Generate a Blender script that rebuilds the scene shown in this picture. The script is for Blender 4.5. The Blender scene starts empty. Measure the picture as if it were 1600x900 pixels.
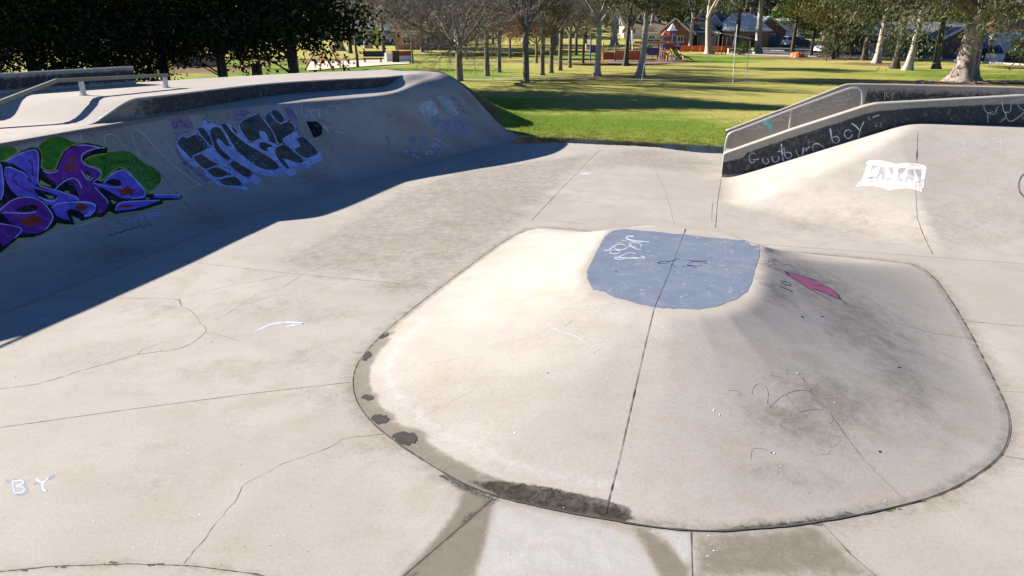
import bpy, math, random
import numpy as np
from mathutils import Vector, geometry
from mathutils.bvhtree import BVHTree
random.seed(7); RNG = np.random.default_rng(7)
D = bpy.data
SC = bpy.context.scene
COL = SC.collection

# ------------------------------------------------------------------ camera calibration
FPX = 1067.0; HC = 4.0; HOR = 38.0
PIT = math.atan((450 - HOR) / FPX); CP, SP = math.cos(PIT), math.sin(PIT)
CAM = Vector((0, 0, HC))
def ray(u, v):
    a = (u - 800) / FPX; b = (450 - v) / FPX
    return Vector((a, CP + b * SP, -SP + b * CP))
def at(u, v, z=0.0):
    r = ray(u, v); t = (z - HC) / r.z
    return Vector((r.x * t, r.y * t, z))
def proj(P):
    y = P[1]*CP - (P[2]-HC)*SP; return (800 + FPX*P[0]/y, 450 - FPX*(P[1]*SP + (P[2]-HC)*CP)/y)
def vplane(P, Q, u, v):                       # ray through a photo point meets the vertical plane over plan line P-Q
    r = ray(u, v); dx, dy = Q[0] - P[0], Q[1] - P[1]
    n = Vector((-dy, dx)); t = (n.x * P[0] + n.y * P[1]) / (n.x * r.x + n.y * r.y)
    return Vector((r.x * t, r.y * t, HC + r.z * t))

# ------------------------------------------------------------------ objects
def tag(o, label=None, cat=None, group=None, kind=None):
    if label: o['label'] = label
    if cat: o['category'] = cat
    if group: o['group'] = group
    if kind: o['kind'] = kind
    return o
def empty(name, loc=(0, 0, 0), rz=0, label=None, cat=None, group=None):
    o = D.objects.new(name, None); COL.objects.link(o); o.location = loc; o.rotation_euler = (0, 0, rz)
    o.empty_display_size = 0.2
    return tag(o, label, cat, group)
def rootloc(o):
    v = Vector((0, 0, 0))
    while o is not None:
        v = v + o.location; o = o.parent
    return v
def mobj(name, V, F, mat=None, parent=None, smooth=False, attr=None, world=True):
    V = np.asarray(V, dtype=np.float64).reshape(-1, 3)
    if parent is not None and world:
        V = V - np.array(rootloc(parent))
    me = D.meshes.new(name)
    if isinstance(F, np.ndarray) and F.ndim == 2:
        k = F.shape[1]; n = len(F)
        me.vertices.add(len(V)); me.vertices.foreach_set('co', V.astype(np.float32).ravel())
        me.loops.add(n * k); me.loops.foreach_set('vertex_index', F.astype(np.int32).ravel())
        me.polygons.add(n); me.polygons.foreach_set('loop_start', np.arange(0, n * k, k, dtype=np.int32))
        me.polygons.foreach_set('loop_total', np.full(n, k, dtype=np.int32))
        me.update(calc_edges=True)
    else:
        me.from_pydata([tuple(v) for v in V], [], [list(map(int, f)) for f in F]); me.update()
    if smooth:
        me.polygons.foreach_set('use_smooth', [True] * len(me.polygons))
    if attr is not None:
        a = me.color_attributes.new('dirt', 'FLOAT_COLOR', 'POINT')
        arr = np.ones((len(V), 4), dtype=np.float32); arr[:, :3] = attr
        a.data.foreach_set('color', arr.ravel())
    if mat: me.materials.append(mat)
    o = D.objects.new(name, me); COL.objects.link(o)
    if parent is not None: o.parent = parent
    return o
class MB:
    def __init__(s): s.V = []; s.F = []
    def add(s, V, F):
        b = len(s.V); s.V += [tuple(v) for v in V]; s.F += [tuple(b + i for i in f) for f in F]; return s
    def box(s, c, d, rz=0.0, bev=0.0):
        cx, cy, cz = c; hx, hy, hz = d[0] / 2, d[1] / 2, d[2] / 2
        ca, sa = math.cos(rz), math.sin(rz)
        if bev > 0 and min(hx, hy, hz) > bev * 1.2:
            vs = []; F = []
            for (sx, sy, sz) in [(-1,-1,-1),(1,-1,-1),(1,1,-1),(-1,1,-1),(-1,-1,1),(1,-1,1),(1,1,1),(-1,1,1)]:
                vs += [(sx*(hx-bev), sy*(hy-bev), sz*hz), (sx*(hx-bev), sy*hy, sz*(hz-bev)), (sx*hx, sy*(hy-bev), sz*(hz-bev))]
            f = lambda k, j: k * 3 + j
            F = [(f(3,0),f(2,0),f(1,0),f(0,0)), (f(4,0),f(5,0),f(6,0),f(7,0)),
                 (f(0,1),f(1,1),f(5,1),f(4,1)), (f(2,1),f(3,1),f(7,1),f(6,1)),
                 (f(1,2),f(2,2),f(6,2),f(5,2)), (f(3,2),f(0,2),f(4,2),f(7,2))]
            E = [(0,1,'x',0),(2,3,'x',0),(4,5,'x',0),(6,7,'x',0)]
            for a, b in ((0,1),(2,3),(4,5),(6,7)): F.append((f(a,0),f(a,1),f(b,1),f(b,0)) if a in (2,4) else (f(b,0),f(b,1),f(a,1),f(a,0)))
            for a, b in ((1,2),(3,0),(5,6),(7,4)): F.append((f(a,0),f(a,2),f(b,2),f(b,0)))
            for a, b in ((0,4),(1,5),(2,6),(3,7)): F.append((f(a,1),f(a,2),f(b,2),f(b,1)))
            for k in range(8): F.append((f(k,0), f(k,1), f(k,2)))
        else:
            vs = [(x*hx, y*hy, z*hz) for (x, y, z) in [(-1,-1,-1),(1,-1,-1),(1,1,-1),(-1,1,-1),(-1,-1,1),(1,-1,1),(1,1,1),(-1,1,1)]]
            F = [(3,2,1,0),(4,5,6,7),(0,1,5,4),(2,3,7,6),(1,2,6,5),(3,0,4,7)]
        return s.add([(cx + x*ca - y*sa, cy + x*sa + y*ca, cz + z) for x, y, z in vs], F)
    def tube(s, P, R, n=6, cap=True):
        P = [Vector(p) for p in P]
        if not hasattr(R, '__len__'): R = [R] * len(P)
        b = len(s.V); ref = None
        for i, p in enumerate(P):
            t = (P[min(i+1, len(P)-1)] - P[max(i-1, 0)]).normalized()
            if ref is None:
                ref = t.orthogonal().normalized()
            else:
                ref = (ref - t * ref.dot(t)); ref = ref.normalized() if ref.length > 1e-6 else t.orthogonal().normalized()
            w = t.cross(ref)
            for k in range(n):
                a = 2 * math.pi * k / n
                s.V.append(tuple(p + (ref * math.cos(a) + w * math.sin(a)) * R[i]))
        for i in range(len(P) - 1):
            for k in range(n):
                k2 = (k + 1) % n
                s.F.append((b+i*n+k, b+i*n+k2, b+(i+1)*n+k2, b+(i+1)*n+k))
        if cap:
            s.F.append(tuple(b + k for k in reversed(range(n)))); s.F.append(tuple(b + (len(P)-1)*n + k for k in range(n)))
        return s
    def bar(s, p, q, w, h):                    # rectangular bar from p to q
        p, q = Vector(p), Vector(q); t = (q - p).normalized(); sd = Vector((t.y, -t.x, 0))
        sd = sd.normalized() if sd.length > 1e-5 else Vector((1, 0, 0)); up = sd.cross(t)
        vs = []
        for c in (p, q):
            for (a, b) in ((-1,-1),(1,-1),(1,1),(-1,1)): vs.append(c + sd * a * w / 2 + up * b * h / 2)
        return s.add(vs, [(3,2,1,0),(4,5,6,7),(0,1,5,4),(1,2,6,5),(2,3,7,6),(3,0,4,7)])
    def prism(s, poly, z0, z1):
        n = len(poly); vs = [(x, y, z0) for x, y in poly] + [(x, y, z1) for x, y in poly]
        return s.add(vs, [tuple(reversed(range(n))), tuple(range(n, 2*n))] + [(i, (i+1) % n, n + (i+1) % n, n + i) for i in range(n)])
    def build(s, name, mat, parent=None, smooth=False, world=True):
        return mobj(name, s.V, s.F, mat, parent, smooth, None, world)
def copy_tree(o, parent=None):
    c = o.copy(); COL.objects.link(c); c.parent = parent
    for ch in o.children: copy_tree(ch, c)
    return c

# ------------------------------------------------------------------ materials
def newmat(name):
    m = D.materials.new(name); m.use_nodes = True; nt = m.node_tree
    return m, nt, nt.nodes['Principled BSDF']
def N(nt, t, **kw):
    n = nt.nodes.new(t)
    for k, v in kw.items():
        if k in n.inputs: n.inputs[k].default_value = v
        else: setattr(n, k, v)
    return n
def mixc(nt, fac, a, b, mode='MIX'):
    m = nt.nodes.new('ShaderNodeMix'); m.data_type = 'RGBA'; m.blend_type = mode; m.clamp_result = False
    for sock, val in ((m.inputs[0], fac), (m.inputs[6], a), (m.inputs[7], b)):
        if isinstance(val, bpy.types.NodeSocket): nt.links.new(val, sock)
        elif isinstance(val, (int, float)): sock.default_value = val
        else: sock.default_value = (*val[:3], 1)
    return m.outputs[2]
def noise(nt, vec, scale, detail=4, rough=0.55, dist=0.0):
    n = N(nt, 'ShaderNodeTexNoise'); n.inputs['Scale'].default_value = scale; n.inputs['Detail'].default_value = detail
    n.inputs['Roughness'].default_value = rough; n.inputs['Distortion'].default_value = dist
    nt.links.new(vec, n.inputs['Vector']); return n.outputs['Fac']
def ramp(nt, fac, a, b):
    m = N(nt, 'ShaderNodeMapRange'); m.interpolation_type = 'SMOOTHSTEP'
    m.inputs['From Min'].default_value = a; m.inputs['From Max'].default_value = b
    nt.links.new(fac, m.inputs['Value']); return m.outputs['Result']
def math_(nt, op, a, b=0.0):
    m = N(nt, 'ShaderNodeMath'); m.operation = op
    for i, v in enumerate((a, b)):
        if isinstance(v, bpy.types.NodeSocket): nt.links.new(v, m.inputs[i])
        else: m.inputs[i].default_value = v
    return m.outputs[0]
def geo_pos(nt):
    return N(nt, 'ShaderNodeNewGeometry').outputs['Position']
def island(nt):
    return N(nt, 'ShaderNodeNewGeometry').outputs['Random Per Island']
def bump(nt, bs, h, strength=0.3, dist=0.01):
    b = N(nt, 'ShaderNodeBump'); b.inputs['Strength'].default_value = strength; b.inputs['Distance'].default_value = dist
    nt.links.new(h, b.inputs['Height']); nt.links.new(b.outputs[0], bs.inputs['Normal'])

def concrete(name, base=(0.455, 0.422, 0.375), dark=(0.045, 0.042, 0.03), pale=(0.43, 0.435, 0.425), soil=(0.165, 0.145, 0.105), var=1.0, chips=0.0):
    m, nt, bs = newmat(name); P = geo_pos(nt); L = nt.links
    big = noise(nt, P, 0.35, 5, 0.6, 0.4); mid = noise(nt, P, 1.9, 6, 0.65, 0.3); fine = noise(nt, P, 28, 5, 0.7); grain = noise(nt, P, 95, 3, 0.75)
    mp = N(nt, 'ShaderNodeMapping'); mp.inputs['Scale'].default_value = (0.5, 3.2, 1.0); mp.inputs['Rotation'].default_value = (0, 0, 0.3)
    L.new(P, mp.inputs['Vector']); streak = noise(nt, mp.outputs[0], 2.6, 5, 0.62, 0.6)
    c = mixc(nt, ramp(nt, big, 0.35, 0.68), tuple(x * (1 - 0.11 * var) for x in base), tuple(x * (1 + 0.05 * var) for x in base))
    c = mixc(nt, ramp(nt, mid, 0.42, 0.75), c, (base[0]*0.86, base[1]*0.835, base[2]*0.78))
    c = mixc(nt, math_(nt, 'MULTIPLY', ramp(nt, streak, 0.5, 0.8), 0.35 * var), c, (base[0]*0.80, base[1]*0.77, base[2]*0.70))
    f2 = math_(nt, 'MULTIPLY_ADD', fine, 0.30); nt.nodes[-1].inputs[2].default_value = 0.85
    c = mixc(nt, 1.0, c, mixc(nt, fine, (0.76, 0.76, 0.745), (1.19, 1.19, 1.20)), 'MULTIPLY')
    c = mixc(nt, 1.0, c, mixc(nt, grain, (0.74, 0.74, 0.73), (1.24, 1.24, 1.25)), 'MULTIPLY')
    for rz_, k_ in ((0.5, .30), (-0.9, .24), (1.9, .2)):     # wheel scuffs and trowel marks
        mq = N(nt, 'ShaderNodeMapping'); mq.inputs['Scale'].default_value = (0.55, 9.0, 2.0); mq.inputs['Rotation'].default_value = (0, 0, rz_); L.new(P, mq.inputs['Vector'])
        sc_ = math_(nt, 'MULTIPLY', ramp(nt, noise(nt, mq.outputs[0], 1.7, 6, .7, .35), .61, .70), ramp(nt, noise(nt, P, .9, 3, .5), .48, .62))
        c = mixc(nt, math_(nt, 'MULTIPLY', sc_, k_), c, (base[0]*.55, base[1]*.54, base[2]*.52))
    # pits and dark specks
    vo = N(nt, 'ShaderNodeTexVoronoi'); vo.inputs['Scale'].default_value = 9.0; L.new(P, vo.inputs['Vector'])
    sp = math_(nt, 'MULTIPLY', ramp(nt, vo.outputs['Distance'], 0.11, 0.04), ramp(nt, mid, 0.55, 0.62))
    c = mixc(nt, math_(nt, 'MULTIPLY', sp, 0.65), c, (0.10, 0.09, 0.075))
    at_ = N(nt, 'ShaderNodeAttribute'); at_.attribute_name = 'dirt'
    sx = N(nt, 'ShaderNodeSeparateColor'); L.new(at_.outputs['Color'], sx.inputs[0])
    wob = math_(nt, 'SUBTRACT', noise(nt, P, 5.5, 7, 0.72, 0.5), 0.5)
    wobf = math_(nt, 'SUBTRACT', noise(nt, P, 26, 5, 0.72, 0.3), 0.5)
    def chan(s, k1, k2, a, b):
        t = math_(nt, 'ADD', s, math_(nt, 'MULTIPLY', wob, k1)); t = math_(nt, 'ADD', t, math_(nt, 'MULTIPLY', wobf, k2))
        g = ramp(nt, s, 0.02, 0.2)
        return math_(nt, 'MULTIPLY', ramp(nt, t, a, b), g)
    c = mixc(nt, math_(nt, 'MULTIPLY', chan(sx.outputs[2], 0.9, 0.45, 0.12, 0.85), 0.85), c, soil)
    c = mixc(nt, math_(nt, 'MULTIPLY', chan(sx.outputs[1], 1.2, 0.8, 0.2, 0.95), 0.85), c, pale)
    kk = chan(sx.outputs[0], 0.55, 0.55, 0.38, 0.66)
    kv2 = math_(nt, 'ADD', .52, math_(nt, 'MULTIPLY', ramp(nt, noise(nt, P, 7.5, 7, .75, .9), .36, .62), .42))
    c = mixc(nt, math_(nt, 'MULTIPLY', kk, kv2 if not chips else .93), c, dark)
    anys = math_(nt, 'MAXIMUM', sx.outputs[2], math_(nt, 'MAXIMUM', sx.outputs[1], sx.outputs[0]))
    tex = mixc(nt, noise(nt, P, 3.6, 8, .75, 1.2), (0.66, 0.65, 0.63), (1.30, 1.31, 1.33)); tex = mixc(nt, 1.0, tex, mixc(nt, noise(nt, P, 45, 5, .8), (0.72,)*3, (1.28,)*3), 'MULTIPLY')
    c = mixc(nt, math_(nt, 'MULTIPLY', ramp(nt, anys, .1, .7), .9), c, mixc(nt, 1.0, c, tex, 'MULTIPLY'))
    if chips: c = mixc(nt, math_(nt, 'MULTIPLY', ramp(nt, math_(nt, 'ADD', noise(nt, P, 9, 8, .8, .6), math_(nt, 'MULTIPLY', big, .25)), .66, .74), math_(nt, 'MULTIPLY', kk, chips)), c, (.17, .17, .13))
    L.new(c, bs.inputs['Base Color'])
    L.new(math_(nt, 'SUBTRACT', 0.84, math_(nt, 'MULTIPLY', kk, 0.5 if not chips else 0.15)), bs.inputs['Roughness'])
    bs.inputs['Roughness'].default_value = 0.82; bs.inputs['Specular IOR Level'].default_value = 0.3
    bump(nt, bs, math_(nt, 'ADD', fine, math_(nt, 'MULTIPLY', grain, 0.5)), 0.25, 0.004)
    return m
def paint(name, col, var=0.30, rough=0.7, wear=0.0, wearcol=(0.30, 0.28, 0.25)):
    m, nt, bs = newmat(name); P = geo_pos(nt)
    n1 = noise(nt, P, 6, 6, 0.7, 0.3); n2 = noise(nt, P, 60, 4, 0.7); n0 = noise(nt, P, 2.2, 4, .6, .8)
    c = mixc(nt, ramp(nt, math_(nt, 'MULTIPLY', math_(nt, 'ADD', n1, n0), .5), .35, .65), tuple(x * (1 - var) for x in col), tuple(x * (1 + var) for x in col))
    c = mixc(nt, 1.0, c, mixc(nt, n2, (0.86,)*3, (1.14,)*3), 'MULTIPLY')
    if wear > 0: c = mixc(nt, ramp(nt, math_(nt, 'ADD', math_(nt, 'MULTIPLY', n1, 0.6), math_(nt, 'MULTIPLY', noise(nt, P, 22, 6, 0.75, 0.6), 0.6)), 0.80 - wear * 0.3, 0.86 - wear * 0.3), c, wearcol)
    c = mixc(nt, math_(nt, 'MULTIPLY', ramp(nt, math_(nt, 'ADD', math_(nt, 'MULTIPLY', noise(nt, P, 38, 6, .8), .75), math_(nt, 'MULTIPLY', n0, .35)), .60, .68), .6), c, (.34, .32, .29))
    nt.links.new(c, bs.inputs['Base Color']); bs.inputs['Roughness'].default_value = rough; bs.inputs['Specular IOR Level'].default_value = 0.25
    return m
def leafmat(name, c1, c2, c3, trans=0.25):
    m, nt, bs = newmat(name)
    r = island(nt); P = geo_pos(nt)
    c = mixc(nt, ramp(nt, r, 0.0, 0.8), c1, c2); c = mixc(nt, ramp(nt, r, 0.80, 1.0), c, c3)
    c = mixc(nt, 1.0, c, mixc(nt, noise(nt, P, 0.8, 3, 0.6), (0.65, 0.65, 0.65), (1.35, 1.35, 1.35)), 'MULTIPLY')
    nt.links.new(c, bs.inputs['Base Color']); bs.inputs['Roughness'].default_value = 0.7; bs.inputs['Specular IOR Level'].default_value = 0.15
    tr = N(nt, 'ShaderNodeBsdfTranslucent'); nt.links.new(c, tr.inputs['Color'])
    mx = N(nt, 'ShaderNodeMixShader'); mx.inputs[0].default_value = trans
    nt.links.new(bs.outputs[0], mx.inputs[1]); nt.links.new(tr.outputs[0], mx.inputs[2])
    nt.links.new(mx.outputs[0], nt.nodes['Material Output'].inputs['Surface'])
    return m
def barkmat(name, c1, c2, scale=3.0, stretch=0.25, lo=0.4, hi=0.6):
    m, nt, bs = newmat(name); tc = N(nt, 'ShaderNodeTexCoord')
    mp = N(nt, 'ShaderNodeMapping'); mp.inputs['Scale'].default_value = (1, 1, stretch); nt.links.new(tc.outputs['Object'], mp.inputs['Vector'])
    n1 = noise(nt, mp.outputs[0], scale, 6, 0.7, 0.5); n2 = noise(nt, mp.outputs[0], scale * 7, 5, 0.7)
    c = mixc(nt, ramp(nt, n1, lo, hi), c1, c2); c = mixc(nt, 1.0, c, mixc(nt, n2, (0.75,)*3, (1.25,)*3), 'MULTIPLY')
    nt.links.new(c, bs.inputs['Base Color']); bs.inputs['Roughness'].default_value = 0.85
    bump(nt, bs, n2, 0.6, 0.03)
    return m
def plain(name, col, rough=0.6, metal=0.0, var=0.08, sc=4.0):
    m, nt, bs = newmat(name); tc = N(nt, 'ShaderNodeTexCoord')
    n1 = noise(nt, tc.outputs['Object'], sc, 5, 0.65)
    c = mixc(nt, n1, tuple(x * (1 - var) for x in col), tuple(x * (1 + var) for x in col))
    nt.links.new(c, bs.inputs['Base Color']); bs.inputs['Roughness'].default_value = rough; bs.inputs['Metallic'].default_value = metal
    return m

M = {}
M['concrete'] = concrete('concrete')
M['concrete_floor'] = concrete('concrete_floor', base=(0.448, 0.416, 0.368))
M['concrete_hump'] = concrete('concrete_hump', base=(0.468, 0.435, 0.386), dark=(0.035, 0.028, 0.018), soil=(0.17, 0.155, 0.12), pale=(0.53, 0.51, 0.49))
M['concrete_bank'] = concrete('concrete_bank', base=(0.40, 0.385, 0.36), dark=(0.10, 0.10, 0.10), soil=(0.24, 0.19, 0.13))
M['ledge'] = concrete('ledge_concrete', base=(0.36, 0.34, 0.29), dark=(0.015, 0.021, 0.032), soil=(0.20, 0.19, 0.14), chips=.75)
M['joint'] = plain('joint_dark', (0.075, 0.07, 0.06), 0.9, var=0.5, sc=9)
M['joint_soft'] = plain('joint_soft', (0.20, 0.185, 0.16), 0.9, var=0.3, sc=9)
M['crack'] = plain('crack_brown', (0.20, 0.165, 0.11), 0.9, var=0.35, sc=9)
M['moss'] = plain('moss', (0.07, 0.10, 0.02), 0.95, var=0.4, sc=20)
M['steel'] = plain('galvanised_steel', (0.50, 0.50, 0.49), 0.45, 0.55, 0.12, 6)
M['rail_paint'] = plain('rail_paint', (0.17, 0.165, 0.13), 0.5, 0.3, 0.25, 8)
M['edge_steel'] = plain('edge_steel', (0.62, 0.56, 0.50), 0.5, 0.2, 0.15, 6)
for k, c in dict(p_black=(0.006, 0.006, 0.012), p_green=(0.05, 0.21, 0.012), p_lime=(0.30, 0.42, 0.10), p_violet=(0.17, 0.025, 0.30), p_blue=(0.17, 0.12, 0.68),
                 p_sky=(0.50, 0.56, 0.95), p_rust=(0.30, 0.04, 0.01), p_white=(0.62, 0.64, 0.66), p_grey=(0.085, 0.088, 0.08), p_shadow=(0.36, 0.44, 0.76),
                 p_haze=(0.27, 0.15, 0.33), p_line=(0.58, 0.56, 0.53), p_padblue=(0.165, 0.205, 0.275), p_padwhite=(0.50, 0.55, 0.63), p_navy=(0.03, 0.04, 0.12),
                 p_pink=(0.42, 0.12, 0.22), p_cyan=(0.20, 0.55, 0.52), p_book=(0.70, 0.69, 0.66), p_bookgrey=(0.42, 0.41, 0.40), p_faint=(0.33, 0.36, 0.36),
                 p_faintblue=(0.24, 0.29, 0.44), p_charcoal=(0.16, 0.15, 0.14), p_mark=(0.27, 0.25, 0.22), p_patch=(0.40, 0.44, 0.50), p_tan=(0.42, 0.34, 0.27)).items():
    M[k] = paint('paint_' + k[2:], c, var=.07 if k in ('p_padblue','p_pink') else .30, wear={'p_padblue': 0.40, 'p_padwhite': .25, 'p_shadow': .2, 'p_blue': .1, 'p_violet': .12, 'p_haze': 0.75, 'p_faintblue': 0.7, 'p_mark': 0.9, 'p_green': 0.12, 'p_faint': 0.3}.get(k, 0.0),
                 wearcol={'p_padblue': (0.45, 0.40, 0.35), 'p_mark': (0.45, 0.41, 0.36)}.get(k, (0.30, 0.28, 0.25)))
# ------------------------------------------------------------------ masks for dirt, in metres on the ground plan
def seg_dist(X, Y, poly, closed=True):
    d = np.full(X.shape, 1e9); n = len(poly)
    for i in range(n if closed else n - 1):
        ax, ay = poly[i][0], poly[i][1]; bx, by = poly[(i+1) % n][0], poly[(i+1) % n][1]
        vx, vy = bx - ax, by - ay; L2 = vx*vx + vy*vy + 1e-12
        t = np.clip(((X-ax)*vx + (Y-ay)*vy) / L2, 0, 1)
        d = np.minimum(d, np.hypot(X - ax - t*vx, Y - ay - t*vy))
    return d
def inside(X, Y, poly):
    r = np.zeros(X.shape, bool); n = len(poly)
    for i in range(n):
        ax, ay = poly[i][0], poly[i][1]; bx, by = poly[(i+1) % n][0], poly[(i+1) % n][1]
        if ay == by: continue
        c = ((ay > Y) != (by > Y)) & (X < (bx-ax)*(Y-ay)/(by-ay) + ax)
        r ^= c
    return r
def polymask(X, Y, poly, feather):
    d = seg_dist(X, Y, poly); s = np.where(inside(X, Y, poly), d, -d)
    return np.clip(0.5 + s / (2*feather), 0, 1)
def linemask(X, Y, pts, w, feather):
    d = seg_dist(X, Y, pts, False); return np.clip(0.5 + (w - d) / (2*feather), 0, 1)
def G(pts, z=0.0): return [at(u, v, z) for u, v in pts]
def smooth_poly(P, closed=True, it=2):
    P = [Vector(p) for p in P]
    for _ in range(it):
        Q = []; n = len(P)
        rng = range(n) if closed else range(n - 1)
        if not closed: Q.append(P[0])
        for i in rng:
            a, b = P[i], P[(i+1) % n]; Q += [a*0.75 + b*0.25, a*0.25 + b*0.75]
        if not closed: Q.append(P[-1])
        P = Q
    return P
def resample(P, n, closed=False):
    P = [Vector(p) for p in P]
    if closed: P = P + [P[0]]
    L = [0.0]
    for a, b in zip(P, P[1:]): L.append(L[-1] + (b-a).length)
    out = []; j = 0
    for i in range(n):
        t = L[-1] * i / (n if closed else n - 1)
        while j < len(P) - 2 and L[j+1] < t: j += 1
        k = (t - L[j]) / max(L[j+1] - L[j], 1e-9); out.append(P[j].lerp(P[j+1], min(k, 1)))
    return out
def ss(t): t = min(max(t, 0.0), 1.0); return t*t*(3-2*t)

# ------------------------------------------------------------------ skate park floor
def y_edge(x): return 26.9 - 0.36 * x if x > 0 else 26.9
xs = np.concatenate([np.arange(-30, -9, 1.5), np.arange(-9, 12, 0.06), np.arange(12, 27, 1.0)])
yn = np.concatenate([np.arange(-6, 2.5, 0.8), np.arange(2.5, 14, 0.05), np.arange(14, 25.0, 0.09)])
X, Y = np.meshgrid(xs, yn)
ye = np.array([y_edge(x) for x in xs])
Yw = np.where(Y > 18, 18 + (Y - 18) * (ye[None, :] - 18) / (yn[-1] - 18), Y)
nx, ny = len(xs), len(yn)
RING = G([(830,345),(700,440),(610,510),(566,555),(552,582),(551,610),(562,640),(600,680),(700,745),(760,772),(830,790),(1000,822),(1080,830),(1150,830),(1280,817),(1400,793),(1480,770),(1545,730),(1570,703),(1578,672),(1575,645),(1560,610),(1500,490),(1455,400)])
RING = RING[1:-1] + [Vector((7.35, 11.45, 0)), Vector((6.75, 11.75, 0)), Vector((4.6, 12.45, 0)), Vector((2.6, 13.15, 0)), Vector((1.0, 13.85, 0)), Vector((.22, 13.9, 0))]
RINGS = smooth_poly(RING, True, 2)
A = np.zeros((ny, nx, 3)); DX, DY = X, Yw
A[..., 2] = np.maximum(A[..., 2], 0.95*polymask(DX, DY, G([(628,895),(660,865),(700,815),(716,790),(718,770),(706,757),(690,745),(770,778),(768,800),(762,840),(752,870),(742,905),(620,910)]), 0.05))
A[..., 0] = np.maximum(A[..., 0], 0.62*linemask(DX, DY, G([(695,745),(735,764),(772,779)]), 0.09, 0.06))
A[..., 0] = np.maximum(A[..., 0], 0.62*linemask(DX, DY, G([(772,780),(735,805),(690,850),(645,900)]), 0.07, 0.10))
A[..., 1] = np.maximum(A[..., 1], 0.72*polymask(DX, DY, G([(775,782),(830,795),(940,818),(985,832),(1000,850),(1020,880),(1032,905),(745,905),(757,860),(764,815)]), 0.05))
A[..., 1] = np.maximum(A[..., 1], 0.9*polymask(DX, DY, G([(1008,826),(1078,831),(1078,885),(1062,872),(1045,845)]), 0.04))
A[..., 1] = np.maximum(A[..., 1], 0.75*linemask(DX, DY, G([(690,742),(712,760),(714,782),(690,815),(650,860),(610,905)]), 0.03, 0.10))
A[..., 2] = np.maximum(A[..., 2], 0.95*polymask(DX, DY, G([(990,826),(1010,828),(1048,850),(1078,890),(1078,910),(1035,910),(1015,870)]), 0.05))
A[..., 2] = np.maximum(A[..., 2], 0.75*polymask(DX, DY, G([(1085,835),(1280,822),(1330,868),(1370,902),(1085,905)]), 0.10))
A[..., 0] = np.maximum(A[..., 0], 0.55*linemask(DX, DY, G([(1086,838),(1088,900)]), 0.03, 0.08))
for (u, v, w, k) in [(690,400,1.0,.75),(640,445,.7,.7),(760,330,1.2,.6),(620,320,1.0,.6),(840,310,1.1,.55),(900,260,1.6,.5),(1080,255,.9,.75),(760,255,1.2,.6),(540,430,1.0,.5),(500,490,.6,.5),(250,480,.7,.5),(500,620,.5,.5),(700,300,1.4,.75),(600,400,1.4,.7),(700,350,1.,.8),(1000,240,1.4,.7),(480,560,.5,.5),(420,480,.9,.5),(150,560,1.,.4),(250,760,.5,.4),(1250,350,1.1,.55),(330,590,.8,.45),(580,700,.4,.55)]:
    c = at(u, v); r = np.hypot((DX-c.x)/1.6, (DY-c.y)); A[..., 2] = np.maximum(A[..., 2], .62*k*np.clip(1.2 - r/w, 0, 1))
for (u, v, w, k) in [(830,325,.5,.6),(870,300,.6,.5),(990,280,1.0,.4),(1040,330,1.2,.4),(300,600,.5,.4),(1150,400,.8,.4)]:
    c = at(u, v); r = np.hypot((DX-c.x)/1.5, (DY-c.y)); A[..., 1] = np.maximum(A[..., 1], k*np.clip(1.2 - r/w, 0, 1))
A[..., 2] = np.maximum(A[..., 2], .42*polymask(DX, DY, G([(600,310),(700,268),(800,255),(930,238),(870,300),(826,346),(700,440),(660,448),(470,426),(420,410)]), .35)); A[..., 2] = np.maximum(A[..., 2], .38*polymask(DX, DY, G([(940,238),(1110,246),(1115,275),(1000,262),(900,262)]), .5))
d = seg_dist(DX, DY, [(p.x, p.y) for p in RINGS]); A[..., 2] = np.maximum(A[..., 2], 0.5*np.clip(1 - d/0.35, 0, 1))
d = seg_dist(DX, DY, G([(0,893),(80,885),(200,881),(300,884),(400,897),(430,903)]), False); A[..., 2] = np.maximum(A[..., 2], 0.4*np.clip(1 - d/0.12, 0, 1))
Vf = np.stack([X, Yw, np.zeros_like(X)], -1).reshape(-1, 3)
idx = np.arange(nx*ny).reshape(ny, nx)
Ff = np.stack([idx[:-1,:-1], idx[:-1,1:], idx[1:,1:], idx[1:,:-1]], -1).reshape(-1, 4)
floor = mobj('skatepark_floor', Vf, Ff, M['concrete_floor'], None, False, A.reshape(-1, 3)); tag(floor, kind='structure')
FLOORB = None

# ------------------------------------------------------------------ loft helper
def catmull(pts, n):
    P = [np.array(p, float) for p in pts]; m = len(P); out = []
    for i in range(n):
        t = i / (n-1) * (m-1); k = min(int(t), m-2); f = t - k
        p0, p1, p2, p3 = P[max(k-1,0)], P[k], P[k+1], P[min(k+2,m-1)]
        out.append(0.5*((2*p1)+(-p0+p2)*f+(2*p0-5*p1+4*p2-p3)*f*f+(-p0+3*p1-3*p2+p3)*f**3))
    return out
def gridmesh(rows):
    V = np.array(rows); a, b = V.shape[:2]; idx = np.arange(a*b).reshape(a, b)
    return V.reshape(-1, 3), np.stack([idx[:-1,:-1], idx[1:,:-1], idx[1:,1:], idx[:-1,1:]], -1).reshape(-1, 4)

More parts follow.
